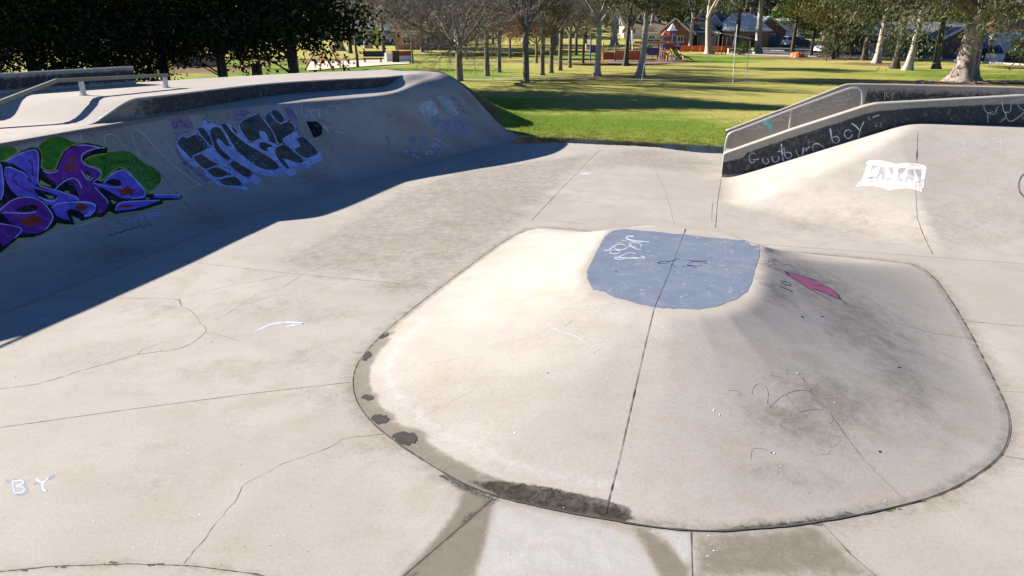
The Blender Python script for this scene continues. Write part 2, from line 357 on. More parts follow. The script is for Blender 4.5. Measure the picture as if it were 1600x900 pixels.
# ------------------------------------------------------------------ left bank:  bx by cx cy zc ix iy zi round kx ky
ST = [(-8.4,6.4, -11.4,7.6,.8, -11.9,7.8,.8, 0, -18,9),
      (-7.9,8.1,-10.85,9.0,1.45,-11.35,9.2,1.45,0, -17.3,11),
      (-7.56,9.26,-10.45,10.2,1.9,-10.95,10.35,1.9,0, -16.6,13),
      (-6.69,12.12,-9.63,12.96,1.9,-10.0,13.3,1.9,0, -15.2,16.3),
      (-6.2,13.83,-9.15,14.95,1.9,-9.46,15.59,1.9,.1, -13.9,18.4),
      (-5.0,16.7,-8.3,17.75,1.9,-8.7,17.5,1.93,.3, -12.3,20.3),
      (-3.62,19.15,-6.85,19.7,1.9,-7.35,20.8,2.0,.75, -10.2,23.2),
      (-2.0,22.0,-5.2,21.35,1.9,-5.85,22.5,2.03,1., -7.8,25.8),
      (-1.0,23.7,-3.9,22.55,1.93,-4.35,23.65,2.06,1., -6.2,27.0),
      (-0.3,24.75,-3.15,24.2,2.17,-3.8,24.6,2.34,1., -5.2,27.7),
      (0.2,26.1,-2.75,25.6,2.25,-3.4,25.7,2.35,1., -4.7,28.0),
      (0.1,27.7,-2.7,26.8,2.3,-3.5,26.7,2.35,1., -4.6,28.1),
      (-1.4,29.6,-3.6,27.9,2.3,-4.3,27.3,2.35,1., -5.3,28.2)]
ST[5] = (-5.0,16.7,-8.3,17.75,1.9,-8.55,17.6,1.93,.3,-12.3,20.3)
NS = 170
STI = catmull(ST[1:] if False else ST, NS)
def zdeck(x, y):
    if y < 10.2: return 1.9 - max(0, (10.2-y))*.37
    dd = (x + 9.46)*0.3 + (y - 15.59)*0.954
    return 1.9 + 0.45 * ss(dd/1.25*0.86 + 0.07) if dd > -0.1 else 1.9
rows = []; dirt = []; deck = []; face = []; fdirt = []
for i, s in enumerate(STI):
    bx,by,cx,cy,zc,ix,iy,zi,rr,kx,ky = s; rr = min(max(rr,0),1)
    row = []; L = math.hypot(cx-bx, cy-by); R = (L*L + zc*zc)/(2*zc)
    for j in range(41):
        u = j/40
        x = u*L; za = R - math.sqrt(max(R*R - x*x, 0))
        us = u**0.92; zs = zc*((1-math.cos(math.pi*us))/2*0.86 + us*us*0.14)
        z = za*(1-rr) + zs*rr
        row.append((bx+(cx-bx)*u, by+(cy-by)*u, z+0.003))
    for j in range(1, 7):
        u = j/6; row.append((cx+(ix-cx)*u, cy+(iy-cy)*u, zc+(zi-zc)*ss(u)+0.003))
    rows.append(row)
    zt = zdeck(ix, iy); drow = []
    for j in range(25):
        u = j/24; x = ix+(kx-ix)*u; y = iy+(ky-iy)*u
        # rounded shoulder of the platform past the end of the ledge
        rd = ss((i/(NS-1)*12 - 8.6)/1.2); edge = ss(u*3.5) if rd > 0 else 1
        z = zdeck(x, y); z = z*(1-rd) + (zi + (z+0.0-zi)*edge)*rd
        drow.append((x, y, z + 0.002))
    deck.append(drow)
    tpar = i/(NS-1)*12 - 1
    if 2.93 <= tpar <= 8.4:
        ztop = drow[0][2]; zb = row[-1][2]-0.02
        if ztop > zb + 0.022 or tpar < 3.2:
            face.append([(ix, iy, zb+(max(ztop,zb)-zb)*k/6) for k in range(7)])
            bl = ss((tpar-3.15)/1.0)
            fdirt.append([(0.25+0.55*bl if 0 < k < 6 else 0.2+0.35*bl, 0, 0.5*(1-bl)+.2) for k in range(7)])
left = empty('quarter_pipe', (-8, 17, 0), label='long curved concrete bank on the left, in shade, with purple and grey graffiti', cat='skate ramp')
Vb, Fb = gridmesh(rows)
ab = np.zeros((len(Vb), 3)); nr = len(rows[0])
for i in range(len(rows)):
    for j in range(nr):
        t = j/40
        if j <= 41: ab[i*nr+j, 2] = 0.25 + 0.25*math.sin(i*0.35)*math.sin(j*.2)
        if 34 <= j <= 40 and i < 66: ab[i*nr+j, 0] = 0.35*(j-33)/7
bank = mobj('curved_face', Vb, Fb, M['concrete_bank'], left, True, ab)
Vd, Fd = gridmesh(deck)
dk = mobj('deck', Vd, Fd, M['concrete'], left, True)
Vl, Fl = gridmesh(face)
mobj('ledge_face', Vl, Fl, M['ledge'], left, False, np.array(fdirt).reshape(-1, 3))
# steel nosing on ledge, coping along the near crest
mb = MB(); mb.tube([Vector(f[-1]) + Vector((0.0, 0, 0.004)) for f in face[2:]], 0.022, 6); mb.build('ledge_edge', M['edge_steel'], left, True)
mb = MB()
for i in range(0, 74):
    a, b = STI[i], STI[i+1]
    mb.add([(a[2]+.07, a[3]-.03, 1.86),(b[2]+.07,b[3]-.03,1.86),(b[2]+.03,b[3]-.01,1.916),(a[2]+.03,a[3]-.01,1.916),(a[2]-.06,a[3]+.02,1.916),(b[2]-.06,b[3]+.02,1.916)], [(0,1,2,3),(3,2,5,4)])
mb.build('coping', M['joint_soft'], left)
# back wall of the platform
sk = [[tuple(r[-1]), (r[-1][0]-0.15, r[-1][1]+0.1, 0.9), (r[-1][0]-0.2, r[-1][1]+0.15, -0.05)] for r in deck]
Vs, Fs = gridmesh(sk); mobj('back_wall', Vs, Fs, M['concrete'], left, False)

# ------------------------------------------------------------------ funbox (rounded pyramid)
def unit(x, y): l = math.hypot(x, y); return x/l, y/l
e1 = unit(.93, -.36); e2 = (-e1[1], e1[0]); HT = 0.68
def ew(a, b): return Vector((a*e1[0] + b*e2[0], a*e1[1] + b*e2[1], 0))
top_poly = [ew(-2.56,11.75), ew(-2.4,9.2), ew(-2.12,8.4), ew(-1.58,8.05), ew(-.8,7.95), ew(-.24,8.3), ew(-.05,9.15), ew(-.07,11.75)]
ctr = ew(-1.2, 9.4)
def polar(poly, n):
    P = [(math.atan2(p.y-ctr.y, p.x-ctr.x), (p-ctr).length, p) for p in resample(poly, 2000, True)]
    P.sort(key=lambda q: q[0]); an = np.array([q[0] for q in P]); rr = np.array([q[1] for q in P])
    th = np.linspace(-math.pi, math.pi, n, endpoint=False)
    return th, np.interp(th, np.concatenate([an-2*math.pi, an, an+2*math.pi]), np.concatenate([rr]*3))
NT = 240; NR = 56
th, ro = polar(RINGS, NT); _, ri = polar(smooth_poly(top_poly, True, 1), NT)
rows = []
for k in range(NR):
    u = k/(NR-1); h = 0
    x = ctr.x + np.cos(th)*(ro+(ri-ro)*u); y = ctr.y + np.sin(th)*(ro+(ri-ro)*u)
    # gentle concave foot, straight ramp, rounded shoulder
    g_ = lambda q: q**1.25
    f = g_(u) if u < .93 else g_(.93) + 1.25*.93**.25*((u-.93) - (u-.93)**2/(2*.07))
    z = HT * f / (g_(.93) + 1.25*.93**.25*.035)
    rows.append(np.stack([x, y, np.full(NT, min(z, HT) + 0.004)], -1))
for k in range(1, 14):
    u = 1 - k/13.5; rows.append(np.stack([ctr.x + np.cos(th)*ri*u, ctr.y + np.sin(th)*ri*u, np.full(NT, HT + 0.004)], -1))
V = np.array(rows).reshape(-1, 3); nrw = len(rows); idx = np.arange(nrw*NT).reshape(nrw, NT); idn = np.roll(idx, -1, 1)
F = np.stack([idx[:-1], idn[:-1], idn[1:], idx[1:]], -1).reshape(-1, 4)
V = np.vstack([V, [[ctr.x, ctr.y, HT+0.004]]]); FL = [tuple(f) for f in F] + [(int(idx[-1, k]), int(idn[-1, k]), len(V)-1) for k in range(NT)]
# refined copy of surface as height lookup for dirt (dense rings)
XX, YY = V[:, 0], V[:, 1]; a = np.zeros((len(V), 3))
def zp(u, v, z): return at(u, v, z)
dk_poly = [zp(676,728,.03),zp(715,736,.04),zp(745,738,.06),zp(790,755,.06),zp(840,757,.08),zp(900,770,.08),zp(960,785,.08),zp(985,797,.06),zp(1003,822,.0),zp(940,812,0),zp(830,792,0),zp(770,777,0),zp(700,746,0)]
a[:, 2] = np.maximum(a[:, 2], 1.0*polymask(XX, YY, dk_poly, 0.06))
dk2 = [zp(735,748,.03),zp(790,750,.04),zp(850,757,.05),zp(930,774,.05),zp(985,790,.04),zp(995,820,0),zp(940,812,0),zp(830,792,0),zp(780,777,0)]
a[:, 0] = np.maximum(a[:, 0], 1.0*polymask(XX, YY, dk2, 0.05)); a[:, 0] = np.maximum(a[:, 0], .62*polymask(XX, YY, [zp(690,738,.03),zp(740,745,.05),zp(800,765,.05),zp(790,780,0),zp(700,746,0)], 0.05)); a[:, 1] *= 1 - np.clip(polymask(XX, YY, dk_poly, 0.10)*1.5, 0, 1)
ring2 = [(p.x, p.y) for p in RINGS]
dr = seg_dist(XX, YY, ring2); lft = (XX < 0.6) & (YY < 8.4)
a[:, 2] = np.where(lft, np.maximum(a[:, 2], 0.85*np.clip((0.24-dr)/0.07, 0, 1)), a[:, 2])
a[:, 1] = np.where((XX < 1.0) & (YY < 9.0), np.maximum(a[:, 1], 0.6*np.clip(1-abs(dr-0.42)/0.2, 0, 1)), a[:, 1])
a[:, 2] = np.maximum(a[:, 2], 0.55*np.clip((0.16-dr)/0.12, 0, 1))
a[:, 0] = np.maximum(a[:, 0], np.where((XX > 1.9) & (XX < 3.0) & (YY < 5.2), 0.75*np.clip((0.10-dr)/0.08, 0, 1), 0))
# weather-stained far side, with its streaks
for (u, v, z, rx, ry, rot, kk, ch) in [(1270,440,.5,1.2,1.5,.3,.5,2),(1350,500,.35,1.2,1.8,.3,.5,2),(1400,580,.2,.6,1.5,.15,.48,2),(1215,460,.55,.4,.7,.2,.55,2),(1240,650,.3,.9,.45,.3,.5,2),(1230,740,.1,.7,.25,.2,.38,2),
                                       (1198,458,.76,.16,.18,0,.42,0),(1300,620,.3,.9,.8,.2,.5,2),(1100,830,0,.4,.05,0,.5,0)]:
    c = at(u, v, z); ca, sa = math.cos(rot), math.sin(rot)
    px_, py_ = (XX-c.x)*ca - (YY-c.y)*sa, (XX-c.x)*sa + (YY-c.y)*ca
    r = np.hypot(px_/rx, py_/ry); a[:, ch] = np.maximum(a[:, ch], kk*np.clip(1.25-r, 0, 1))
# blotches of standing dirty water near the foot
BL = [(594,521,.02,.14,.10),(568,555,.01,.14,.13),(572,621,.01,.10,.05),(594,655,.02,.12,.09),(631,685,.02,.17,.12)]
for (u, v, z, rx, ry) in BL:
    c = at(u, v, z); r = np.hypot((XX-c.x)/rx, (YY-c.y)/ry); a[:, 0] = np.maximum(a[:, 0], 0.0*np.clip(1.6-r, 0, 1)); a[:, 2] = np.maximum(a[:, 2], np.clip(1.9-r, 0, 1))
fun = empty('pyramid_funbox', (3, 9, 0), label='low rounded concrete pyramid hump in the middle foreground with a blue painted flat top', cat='skate ramp')
hump = mobj('hump_surface', V, FL, M['concrete_hump'], fun, True, a)
def bvh_of(V, F): return BVHTree.FromPolygons([tuple(v) for v in V], [tuple(map(int, f)) for f in F])
B_FUN = bvh_of(V, FL); B_BANK = bvh_of(Vb, Fb)

# ------------------------------------------------------------------ right bank with its ledges and stair
A0 = Vector((5.87, 18.98)); dR = Vector(unit(.965, -.262)); nR = Vector((-dR.y, dR.x)); ZR = 1.66
def rp(s, t, z=0.0):                # s along the ledge, t from the ledge towards the camera
    p = A0 + dR*s - nR*t; return Vector((p.x, p.y, z))
def softmin(a, b, k):
    h = max(k - abs(a-b), 0)/k; return min(a, b) - h*h*k*0.25
def zbank(s, t):
    tf = min(3.3 + 0.72*max(s, 0), 6.15)
    zf = (tf - t)/(tf*0.86); zl = (s + 0.02)/4.45
    def foot(q, r=0.16): return q*q/(2*r) if 0 < q < r else (q - r/2 if q >= r else 0)
    zf = foot(zf, 0.22)*1.02; zl = foot(zl, 0.12)*1.06
    z = softmin(zf, zl, 0.07); z = softmin(z, 1.0, 0.10)
    return max(z, 0)*ZR
rows = []; SS = np.concatenate([np.arange(-0.0, 8.0, 0.09), np.arange(8, 22, 0.6)]); TT = np.linspace(6.3, -0.02, 80)
for s in SS: rows.append([tuple(rp(s, t, zbank(s, t)+0.003)) for t in TT])
Vr, Fr = gridmesh(rows)
right = empty('bank_ramp', tuple(rp(4, 3)), label='smooth pale concrete bank rising to two long ledges, a white open book painted on it', cat='skate ramp')
arr = np.zeros((len(Vr), 3)); arr[:, 1] = 0.12; 
for (s0, t0, w, k) in [(2,4.6,1.2,.7),(4,5.0,1.4,.6),(.5,4,1.,.5)]:
    q = rp(s0, t0); r = np.hypot((Vr[:,0]-q.x)/2, Vr[:,1]-q.y); arr[:, 2] = np.maximum(arr[:, 2], .5*k*np.clip(1.2-r/w, 0, 1))
bankR = mobj('bank_face', Vr, Fr, M['concrete'], right, True, arr)
B_RB = bvh_of(Vr, Fr)
# near ledge: top profile read against its own vertical plane
P_, Q_ = rp(0, 0), rp(10, 0)
tp = [vplane(P_, Q_, u, v) for u, v in [(1127,240),(1240,202),(1355,165),(1372,161.5),(1430,158.5),(1600,149)]]
ss_ = [((Vector((p.x, p.y)) - A0).dot(dR), p.z) for p in tp]; ss_[0] = (0.0, ss_[0][1]); s_end = 22.0; ss_.append((s_end, ss_[-1][1] + (ss_[-1][1]-ss_[-2][1])*0.3))
def ztopR(s): return float(np.interp(s, [q[0] for q in ss_], [q[1] for q in ss_]))
rows = []; dd_ = []; sl = np.concatenate([np.linspace(0, 12, 140), np.linspace(12.5, 22, 12)])
for s in sl:
    zt_ = ztopR(s); zb = max(zbank(s, 0) - 0.15, -0.02); col = []; dc = []
    for k in range(9):
        col.append(tuple(rp(s, 0.012, zb + (zt_-0.03-zb)*k/8)))
        hh = k/8; band = min(.86, .74 + .018*s)
        dc.append((0.85 if 0.16 < hh < band else (0.15 if hh >= band else 0.45), 0, 0.25))
    col += [tuple(rp(s, -0.02, zt_)), tuple(rp(s, -0.33, zt_)), tuple(rp(s, -0.35, zt_-.03)), tuple(rp(s, -0.35, -0.05))]; dc += [(0,0.3,0)]*4
    rows.append(col); dd_.append(dc)
Vn, Fn = gridmesh(rows); n13 = len(rows[0])
FNl = [tuple(f) for f in Fn] + [tuple(range(n13)), tuple(reversed(range((len(rows)-1)*n13, len(rows)*n13)))]
mobj('near_ledge', Vn, FNl, M['ledge'], right, False, np.array(dd_).reshape(-1, 3)); B_NL = bvh_of(Vn, FNl)
mb = MB(); mb.tube([rp(s, 0.0, ztopR(s)-0.005) for s in sl], 0.02, 6); mb.tube([rp(s, -0.03, ztopR(s)+0.004) for s in sl], 0.012, 5); mb.build('steel_edge', M['edge_steel'], right, True)
# far ledge
F0 = Vector((7.36, 23.74)); dF = Vector(unit(.915, -.40)); nF = Vector((-dF.y, dF.x))
def fp(s, t, z): p = F0 + dF*s - nF*t; return Vector((p.x, p.y, z))
tq = [vplane(fp(0,0,0), fp(5,0,0), u, v) for u, v in [(1134,204),(1240,164),(1322,131.5),(1345,131),(1600,137)]]
fs_ = [((Vector((p.x, p.y)) - F0).dot(dF), p.z) for p in tq]; fs_.append((22, fs_[-1][1]))
def ztopF(s): return float(np.interp(s, [q[0] for q in fs_], [q[1] for q in fs_]))
rows = []; dd_ = []; fl = np.concatenate([np.linspace(fs_[0][0], 14, 120), np.linspace(14.5, 22, 8)])
for s in fl:
    zt_ = ztopF(s); col = []; dc = []
    for k in range(10):
        z = -0.05 + (zt_-0.03+0.05)*k/9; col.append(tuple(fp(s, 0, z)))
        hi = zt_ - z; dk_ = 0.0
        if s > fs_[2][0] + 0.6: dk_ = 0.62 if 0.10 < hi < 0.75 else 0.3
        dc.append((dk_, 0.25 if s < fs_[2][0] else 0, 0.15))
    col += [tuple(fp(s, -0.02, zt_)), tuple(fp(s, -0.28, zt_)), tuple(fp(s, -0.30, zt_-.03)), tuple(fp(s, -0.30, -0.05))]; dc += [(0,0.3,0)]*4
    rows.append(col); dd_.append(dc)
Vn2, Fn2 = gridmesh(rows); m13 = len(rows[0])
FN2 = [tuple(f) for f in Fn2] + [tuple(range(m13)), tuple(reversed(range((len(rows)-1)*m13, len(rows)*m13)))]
mobj('far_ledge', Vn2, FN2, M['ledge_far'] if 'ledge_far' in M else M['ledge'], right, False, np.array(dd_).reshape(-1, 3)); B_FL = bvh_of(Vn2, FN2)
mb = MB(); mb.tube([fp(s, 0.0, ztopF(s)-0.0) for s in fl], 0.022, 6); mb.build('steel_edge', M['edge_steel'], right, True)
# stair between the ledges, then the upper platform
mb = MB(); NSTEP = 10
def quad_between(s0, s1): return [rp(s0, -0.36), rp(s1, -0.36), fp(s1*1.0+0.0, 0.0, 0), fp(s0, 0.0, 0)]
for k in range(NSTEP):
    s0 = 0.95 + k*0.40; q = quad_between(s0, 4.6)
    mb.prism([(p.x, p.y) for p in q], ZR*k/NSTEP - (0.05 if k == 0 else 0.0) + (0.001 if k else 0), ZR*(k+1)/NSTEP)
mb.build('stair', M['concrete'], right)
q = quad_between(4.6, 22); mb = MB(); mb.prism([(p.x, p.y) for p in q], -0.05, ZR + 0.002); mb.build('upper_platform', M['concrete'], right)

# ------------------------------------------------------------------ decals: paint laid on the concrete
LAYER = [0.0030]
def cast(b, u, v):
    r = ray(u, v).normalized(); hit, nrm, _, _ = b.ray_cast(CAM, r)
    if hit is None: return None
    if nrm.dot(r) > 0: nrm = -nrm
    return hit, nrm
def B_FLOOR(): pass
class FlatB:
    def ray_cast(self, o, r): t = -o.z/r.z; return (o + r*t, Vector((0, 0, .4)), 0, 0)
B_G = FlatB()
def poly_decal(acc, b, pts, off, step=5.0):
    P = [Vector((p[0], p[1])) for p in pts]
    x0, x1 = min(p.x for p in P), max(p.x for p in P); y0, y1 = min(p.y for p in P), max(p.y for p in P)
    pr = resample(P, max(len(P)*2, int(sum((P[i]-P[i-1]).length for i in range(len(P)))/step)), True)
    # keep the true corners
    C = []
    for i, p in enumerate(P):
        q = P[(i+1) % len(P)]; m = max(1, int((q-p).length/step))
        for k in range(m): C.append(p.lerp(q, k/m))
    if step < 10: C = [c + Vector((random.uniform(-.32, .32), random.uniform(-.32, .32))) for c in C]
    nC = len(C); pts2 = [Vector((c.x, c.y)) for c in C]
    gx = np.arange(x0 + step/2, x1, step); gy = np.arange(y0 + step/2, y1, step)
    if len(gx) and len(gy):
        GX, GY = np.meshgrid(gx, gy); ins = inside(GX, GY, [(c.x, c.y) for c in C]) & (seg_dist(GX, GY, [(c.x, c.y) for c in C]) > step*0.35)
        pts2 += [Vector((float(a_), float(b_))) for a_, b_ in zip(GX[ins], GY[ins])]
    r = geometry.delaunay_2d_cdt(pts2, [], [list(range(nC))], 1, 1e-4)
    base = len(acc.V); ok = []
    for p in r[0]:
        h = cast(b, p.x, p.y)
        if h is None: ok.append(False); acc.V.append((0, 0, -1)); continue
        ok.append(True); acc.V.append(tuple(h[0] + h[1]*off*.5))
    for f in r[2]:
        if all(ok[i] for i in f): acc.F.append(tuple(base+i for i in f))
def stroke_decal(acc, b, pts, w, off, step=3.0, closed=False, taper=False, wob=0.0):
    P = [Vector((p[0], p[1])) for p in pts]
    if len(P) > 2: P = smooth_poly([Vector((p.x, p.y, 0)) for p in P], closed, 2); P = [Vector((p.x, p.y)) for p in P]
    if closed: P = P + [P[0]]
    L = sum((P[i+1]-P[i]).length for i in range(len(P)-1)); n = max(3, int(L/step)+1)
    R = [Vector((p.x, p.y)) for p in resample([Vector((p.x, p.y, 0)) for p in P], n)]
    base = len(acc.V); good = []
    for i, p in enumerate(R):
        t = (R[min(i+1, n-1)] - R[max(i-1, 0)]); t = t.normalized() if t.length > 1e-6 else Vector((1, 0)); nn = Vector((-t.y, t.x))
        ww = w/2*(1 + random.uniform(-wob, wob)); 
        if taper: ww *= max(0.25, math.sin(math.pi*min(max(i/(n-1), .05), .95))**0.5)
        for sg in (-1, 1):
            h = cast(b, *(p + nn*ww*sg)); good.append(h is not None)
            acc.V.append(tuple(h[0] + h[1]*off*.5) if h else (0, 0, -1))
    for i in range(n-1):
        k = base + 2*i
        if good[2*i] and good[2*i+1] and good[2*i+2] and good[2*i+3]: acc.F.append((k, k+1, k+3, k+2))
def ring(cx, cy, rx, ry, n=14, a0=0.0): return [(cx+rx*math.cos(2*math.pi*k/n+a0), cy+ry*math.sin(2*math.pi*k/n+a0)) for k in range(n)]
def Z(x0, y0, s): return lambda pts: [(x0+p[0]/s, y0+p[1]/s) for p in pts]
def rough(pts, amp=1.0, n=3):
    out = []
    for i, p in enumerate(pts):
        q = pts[(i+1) % len(pts)]
        for k in range(n): out.append((p[0]+(q[0]-p[0])*k/n+random.uniform(-amp, amp), p[1]+(q[1]-p[1])*k/n+random.uniform(-amp, amp)))
    return out
GR = {}
JW = .42
GMAP = {}
def deco(name, parent, b, mat, polys=(), strokes=(), off=None, label=None, step=5.0, wob=0.0):
    o0 = off if off is not None else LAYER[0]; lst = GR.setdefault((GMAP.get(name, name), parent), [])
    for i, p in enumerate(polys):
        acc = MB(); poly_decal(acc, b, p, o0 + (i % 6)*0.00015, step); lst.append((acc, mat, p))
    k = len(polys)
    for i, s in enumerate(strokes):
        pts, w = s[0], s[1]; cl = len(s) > 2 and s[2]; acc = MB()
        stroke_decal(acc, b, pts, w, o0 + ((k+i) % 9)*0.00015, closed=cl, wob=wob); lst.append((acc, mat, pts))
WHOLE = {'purple_graffiti', 'grey_graffiti', 'light_specks', 'floor_letters', 'caption_graffiti', 'blue_top_paint', 'painted_book'}
def flush_deco():
    for (nm, parent), parts in GR.items():
        n = len(parts); bb = []
        for acc, mat, p in parts: bb.append((min(q[0] for q in p), max(q[0] for q in p), min(q[1] for q in p), max(q[1] for q in p)))
        grp = list(range(n))
        def find(i):
            while grp[i] != i: i = grp[i]
            return i
        for i in range(n):
            for j in range(i):
                A_, B_ = bb[i], bb[j]
                if nm in WHOLE or parent is None or (A_[0]-7 < B_[1] and B_[0]-7 < A_[1] and A_[2]-6 < B_[3] and B_[2]-6 < A_[3]): grp[find(i)] = find(j)
        cl = {}
        for i in range(n): cl.setdefault(find(i), []).append(parts[i])
        for ps in cl.values():
            V = []; F = []; mi = []; mats = []
            for acc, mat, p in ps:
                base = len(V); V += acc.V; F += [tuple(base+i for i in f) for f in acc.F]
                if mat not in mats: mats.append(mat)
                mi += [mats.index(mat)]*len(acc.F)
            if not F: continue
            used_ = sorted({i for f in F for i in f}); rm = {o: k for k, o in enumerate(used_)}
            o = mobj(nm, [V[i] for i in used_], [tuple(rm[i] for i in f) for f in F], None, parent)
            for m_ in mats: o.data.materials.append(m_)
            o.data.polygons.foreach_set('material_index', mi)
            if parent is None or nm == 'light_specks': tag(o, kind='structure' if parent is None else 'stuff')

# ---- joints and cracks (real width in metres)
def line_world(acc, b, pts, w, off=0.004, wob=0.0, seg=0.12, jit=0.0, close=False):
    H = []
    P = [Vector((p[0], p[1], 0)) for p in pts]
    if close: P.append(P[0])
    for i in range(len(P)-1):
        a_, b_ = P[i], P[i+1]; m = max(1, int((b_-a_).length/8))
        for k in range(m): H.append(a_.lerp(b_, k/m))
    H.append(P[-1]); W = []
    for p in H:
        h = cast(b, p.x + random.gauss(0, jit), p.y + random.gauss(0, jit*0.5))
        if h: W.append(h)
    if len(W) < 2: return
    base = len(acc.V); n = len(W)
    for i, (p, nr_) in enumerate(W):
        t = (W[min(i+1, n-1)][0] - W[max(i-1, 0)][0]); t = t.normalized() if t.length > 1e-6 else Vector((1, 0, 0))
        sd = nr_.cross(t).normalized(); ww = w/2*(1+random.uniform(-wob, wob))*(random.uniform(1.5, 3.2) if random.random() < .06 else 1)
        nr_ = nr_*(2.2 if nr_.length < .5 else 1)
        acc.V.append(tuple(p + sd*ww*JW + nr_*off*.4)); acc.V.append(tuple(p - sd*ww*JW + nr_*off*.4))
    for i in range(n-1):
        k = base+2*i; acc.F.append((k, k+1, k+3, k+2))
acc = MB()
for pts, w in [([(0,668),(200,640),(400,614),(549,597)],.013),([(936,235),(880,292),(831,344)],.022),([(206,400),(320,412),(450,427),(558,437),(665,447)],.013),
               ([(1127,279),(1121,316),(1118,356)],.03),([(1119,316),(1113,318),(1112,345),(1118,347)],.02),
               ([(1458,398),(1600,407)],.02),([(1510,502),(1600,510)],.014),([(1563,711),(1600,718)],.016),
               ([(770,779),(700,840),(628,902)],.028),([(1080,831),(1082,902)],.02),([(1287,820),(1330,867),(1372,903)],.014)]:
    line_world(acc, B_G, pts, w, 0.004 + random.random()*0.0008, 0.45)
j1 = acc.build('expansion_joints', M['joint']); tag(j1, kind='structure')
acc = MB()
for pts, w in [([(887,295),(976,306)],.03),([(700,269),(823,286)],.03),([(700,306),(820,338)],.03),([(843,342),(912,350)],.03),([(640,362),(775,381)],.02),([(0,492),(85,460),(165,428),(240,397),(340,357),(450,325),(600,275)],.015),
               ([(1566,611),(1600,613)],.012),([(560,290),(700,306)],.02),([(1010,235),(1040,300),(1054,350)],.015)]:
    line_world(acc, B_G, pts, w, 0.0035 + random.random()*0.0008, 0.5, jit=0.3)
tag(acc.build('faint_joints', M['joint_soft']), kind='structure')
acc = MB()
for pts, w in [([(0,608),(60,600),(108,586),(112,583),(160,570),(205,556),(215,554),(280,545),(300,536),(310,528),(322,517),(321,510),(313,506),(310,497),(300,488),(292,482),(284,480),(280,468),(255,467),(215,466),(180,466),(155,469),(120,465),(85,463)],.017),
               ([(322,519),(340,523),(365,530),(375,533)],.012),([(215,554),(222,546),(260,533)],.010),([(280,467),(310,459),(335,452),(370,444),(410,438),(450,430)],.009),([(335,500),(360,487),(372,478),(400,460),(412,456),(440,450),(480,425),(520,412),(580,392)],.010),
               ([(600,678),(570,681),(545,684),(533,687),(520,697),(500,705),(470,715),(440,725),(420,737),(390,752),(378,760),(372,775),(368,783),(352,798),(348,806),(335,820),(320,842),(302,862),(287,881)],.009),
               ([(1461,397),(1480,390),(1505,378),(1520,370),(1532,360)],.016),([(1450,635),(1500,640),(1512,650)],.004),([(85,463),(60,450),(40,435),(20,420)],.012)]:
    line_world(acc, B_G, pts, w, 0.0046 + random.random()*0.0008, 0.55, jit=0.5)
tag(acc.build('floor_cracks', M['crack']), kind='structure')
# mossy curved joint bottom left
acc = MB(); line_world(acc, B_G, [(0,893),(40,889),(80,885),(200,881),(300,884),(400,897),(430,904)], .018, 0.005, 0.7, jit=0.4)
tag(acc.build('curved_joint', M['joint']), kind='structure')
acc = MB()
for (u, v, w) in [(172,882,10),(235,883,6),(175,878,6),(100,886,14),(40,891,8),(1400,795,7),(1440,784,5),(1276,815,5),(250,881,5),(1388,798,5)]:
    for _ in range(5): poly_decal(acc, B_G, rough(ring(u+random.uniform(-w,w), v+random.uniform(-1,1), random.uniform(1.5,4), random.uniform(.7,1.4), 6), .4, 1), 0.0062+random.random()*.002, 20)
tag(acc.build('moss', M['moss']), 'small clumps of green moss growing in the joints of the pale concrete floor', 'moss', kind='stuff')
# joint round the hump, joints over the hump and the banks
acc = MB()
rr_ = resample(RINGS, 420, True); base = 0
for i in range(420):
    p = rr_[i]; q = rr_[(i+1) % 420]; t = (q-p).normalized(); sd = Vector((t.y, -t.x, 0)); w = .0042*(1+random.uniform(-.5, .6)) * (1.9 if (p.x < 3.2 and p.y < 6.5) else 1)
    acc.V += [tuple(p+sd*w+Vector((0,0,.0085))), tuple(p-sd*w+Vector((0,0,.0085)))]
for i in range(420): a_, b_ = 2*i, 2*((i+1) % 420); acc.F.append((a_, a_+1, b_+1, b_))
acc.build('edge_joint', M['joint'], fun)
acc = MB(); line_world(acc, B_FUN, [(1071,358),(1056,398),(1040,440),(1022,482),(1010,530),(998,582),(985,640),(968,715),(950,785),(943,811)], .014, .0105, .5)
acc.build('centre_joint', M['joint'], fun)
for ln, w_ in [([(1190,411),(1240,424),(1300,440)],.012),([(1408,506),(1460,521),(1518,529)],.012),([(1255,600),(1300,650),(1345,715),(1420,788)],.007),([(620,677),(680,640),(740,610)],.004)]:
    acc = MB(); line_world(acc, B_FUN, ln, w_, .005, .5); acc.build('hairline_joint', M['joint_soft'], fun)
acc = MB(); line_world(acc, B_RB, [(1440,202),(1434,197),(1434,215),(1432,260),(1431,300),(1433,340),(1442,366),(1457,397)], .022, .004, .4); acc.build('bank_joint', M['joint'], right)
for ln in [[(111,355),(172,388),(240,397)],[(420,225),(480,260),(540,292)],[(560,215),(610,268),(625,276)],[(250,270),(300,330),(330,352)],[(30,235),(62,300),(100,350)]]:
    acc = MB(); line_world(acc, B_BANK, ln, .012, .005, .4); acc.build('bank_joint', M['joint'], left)
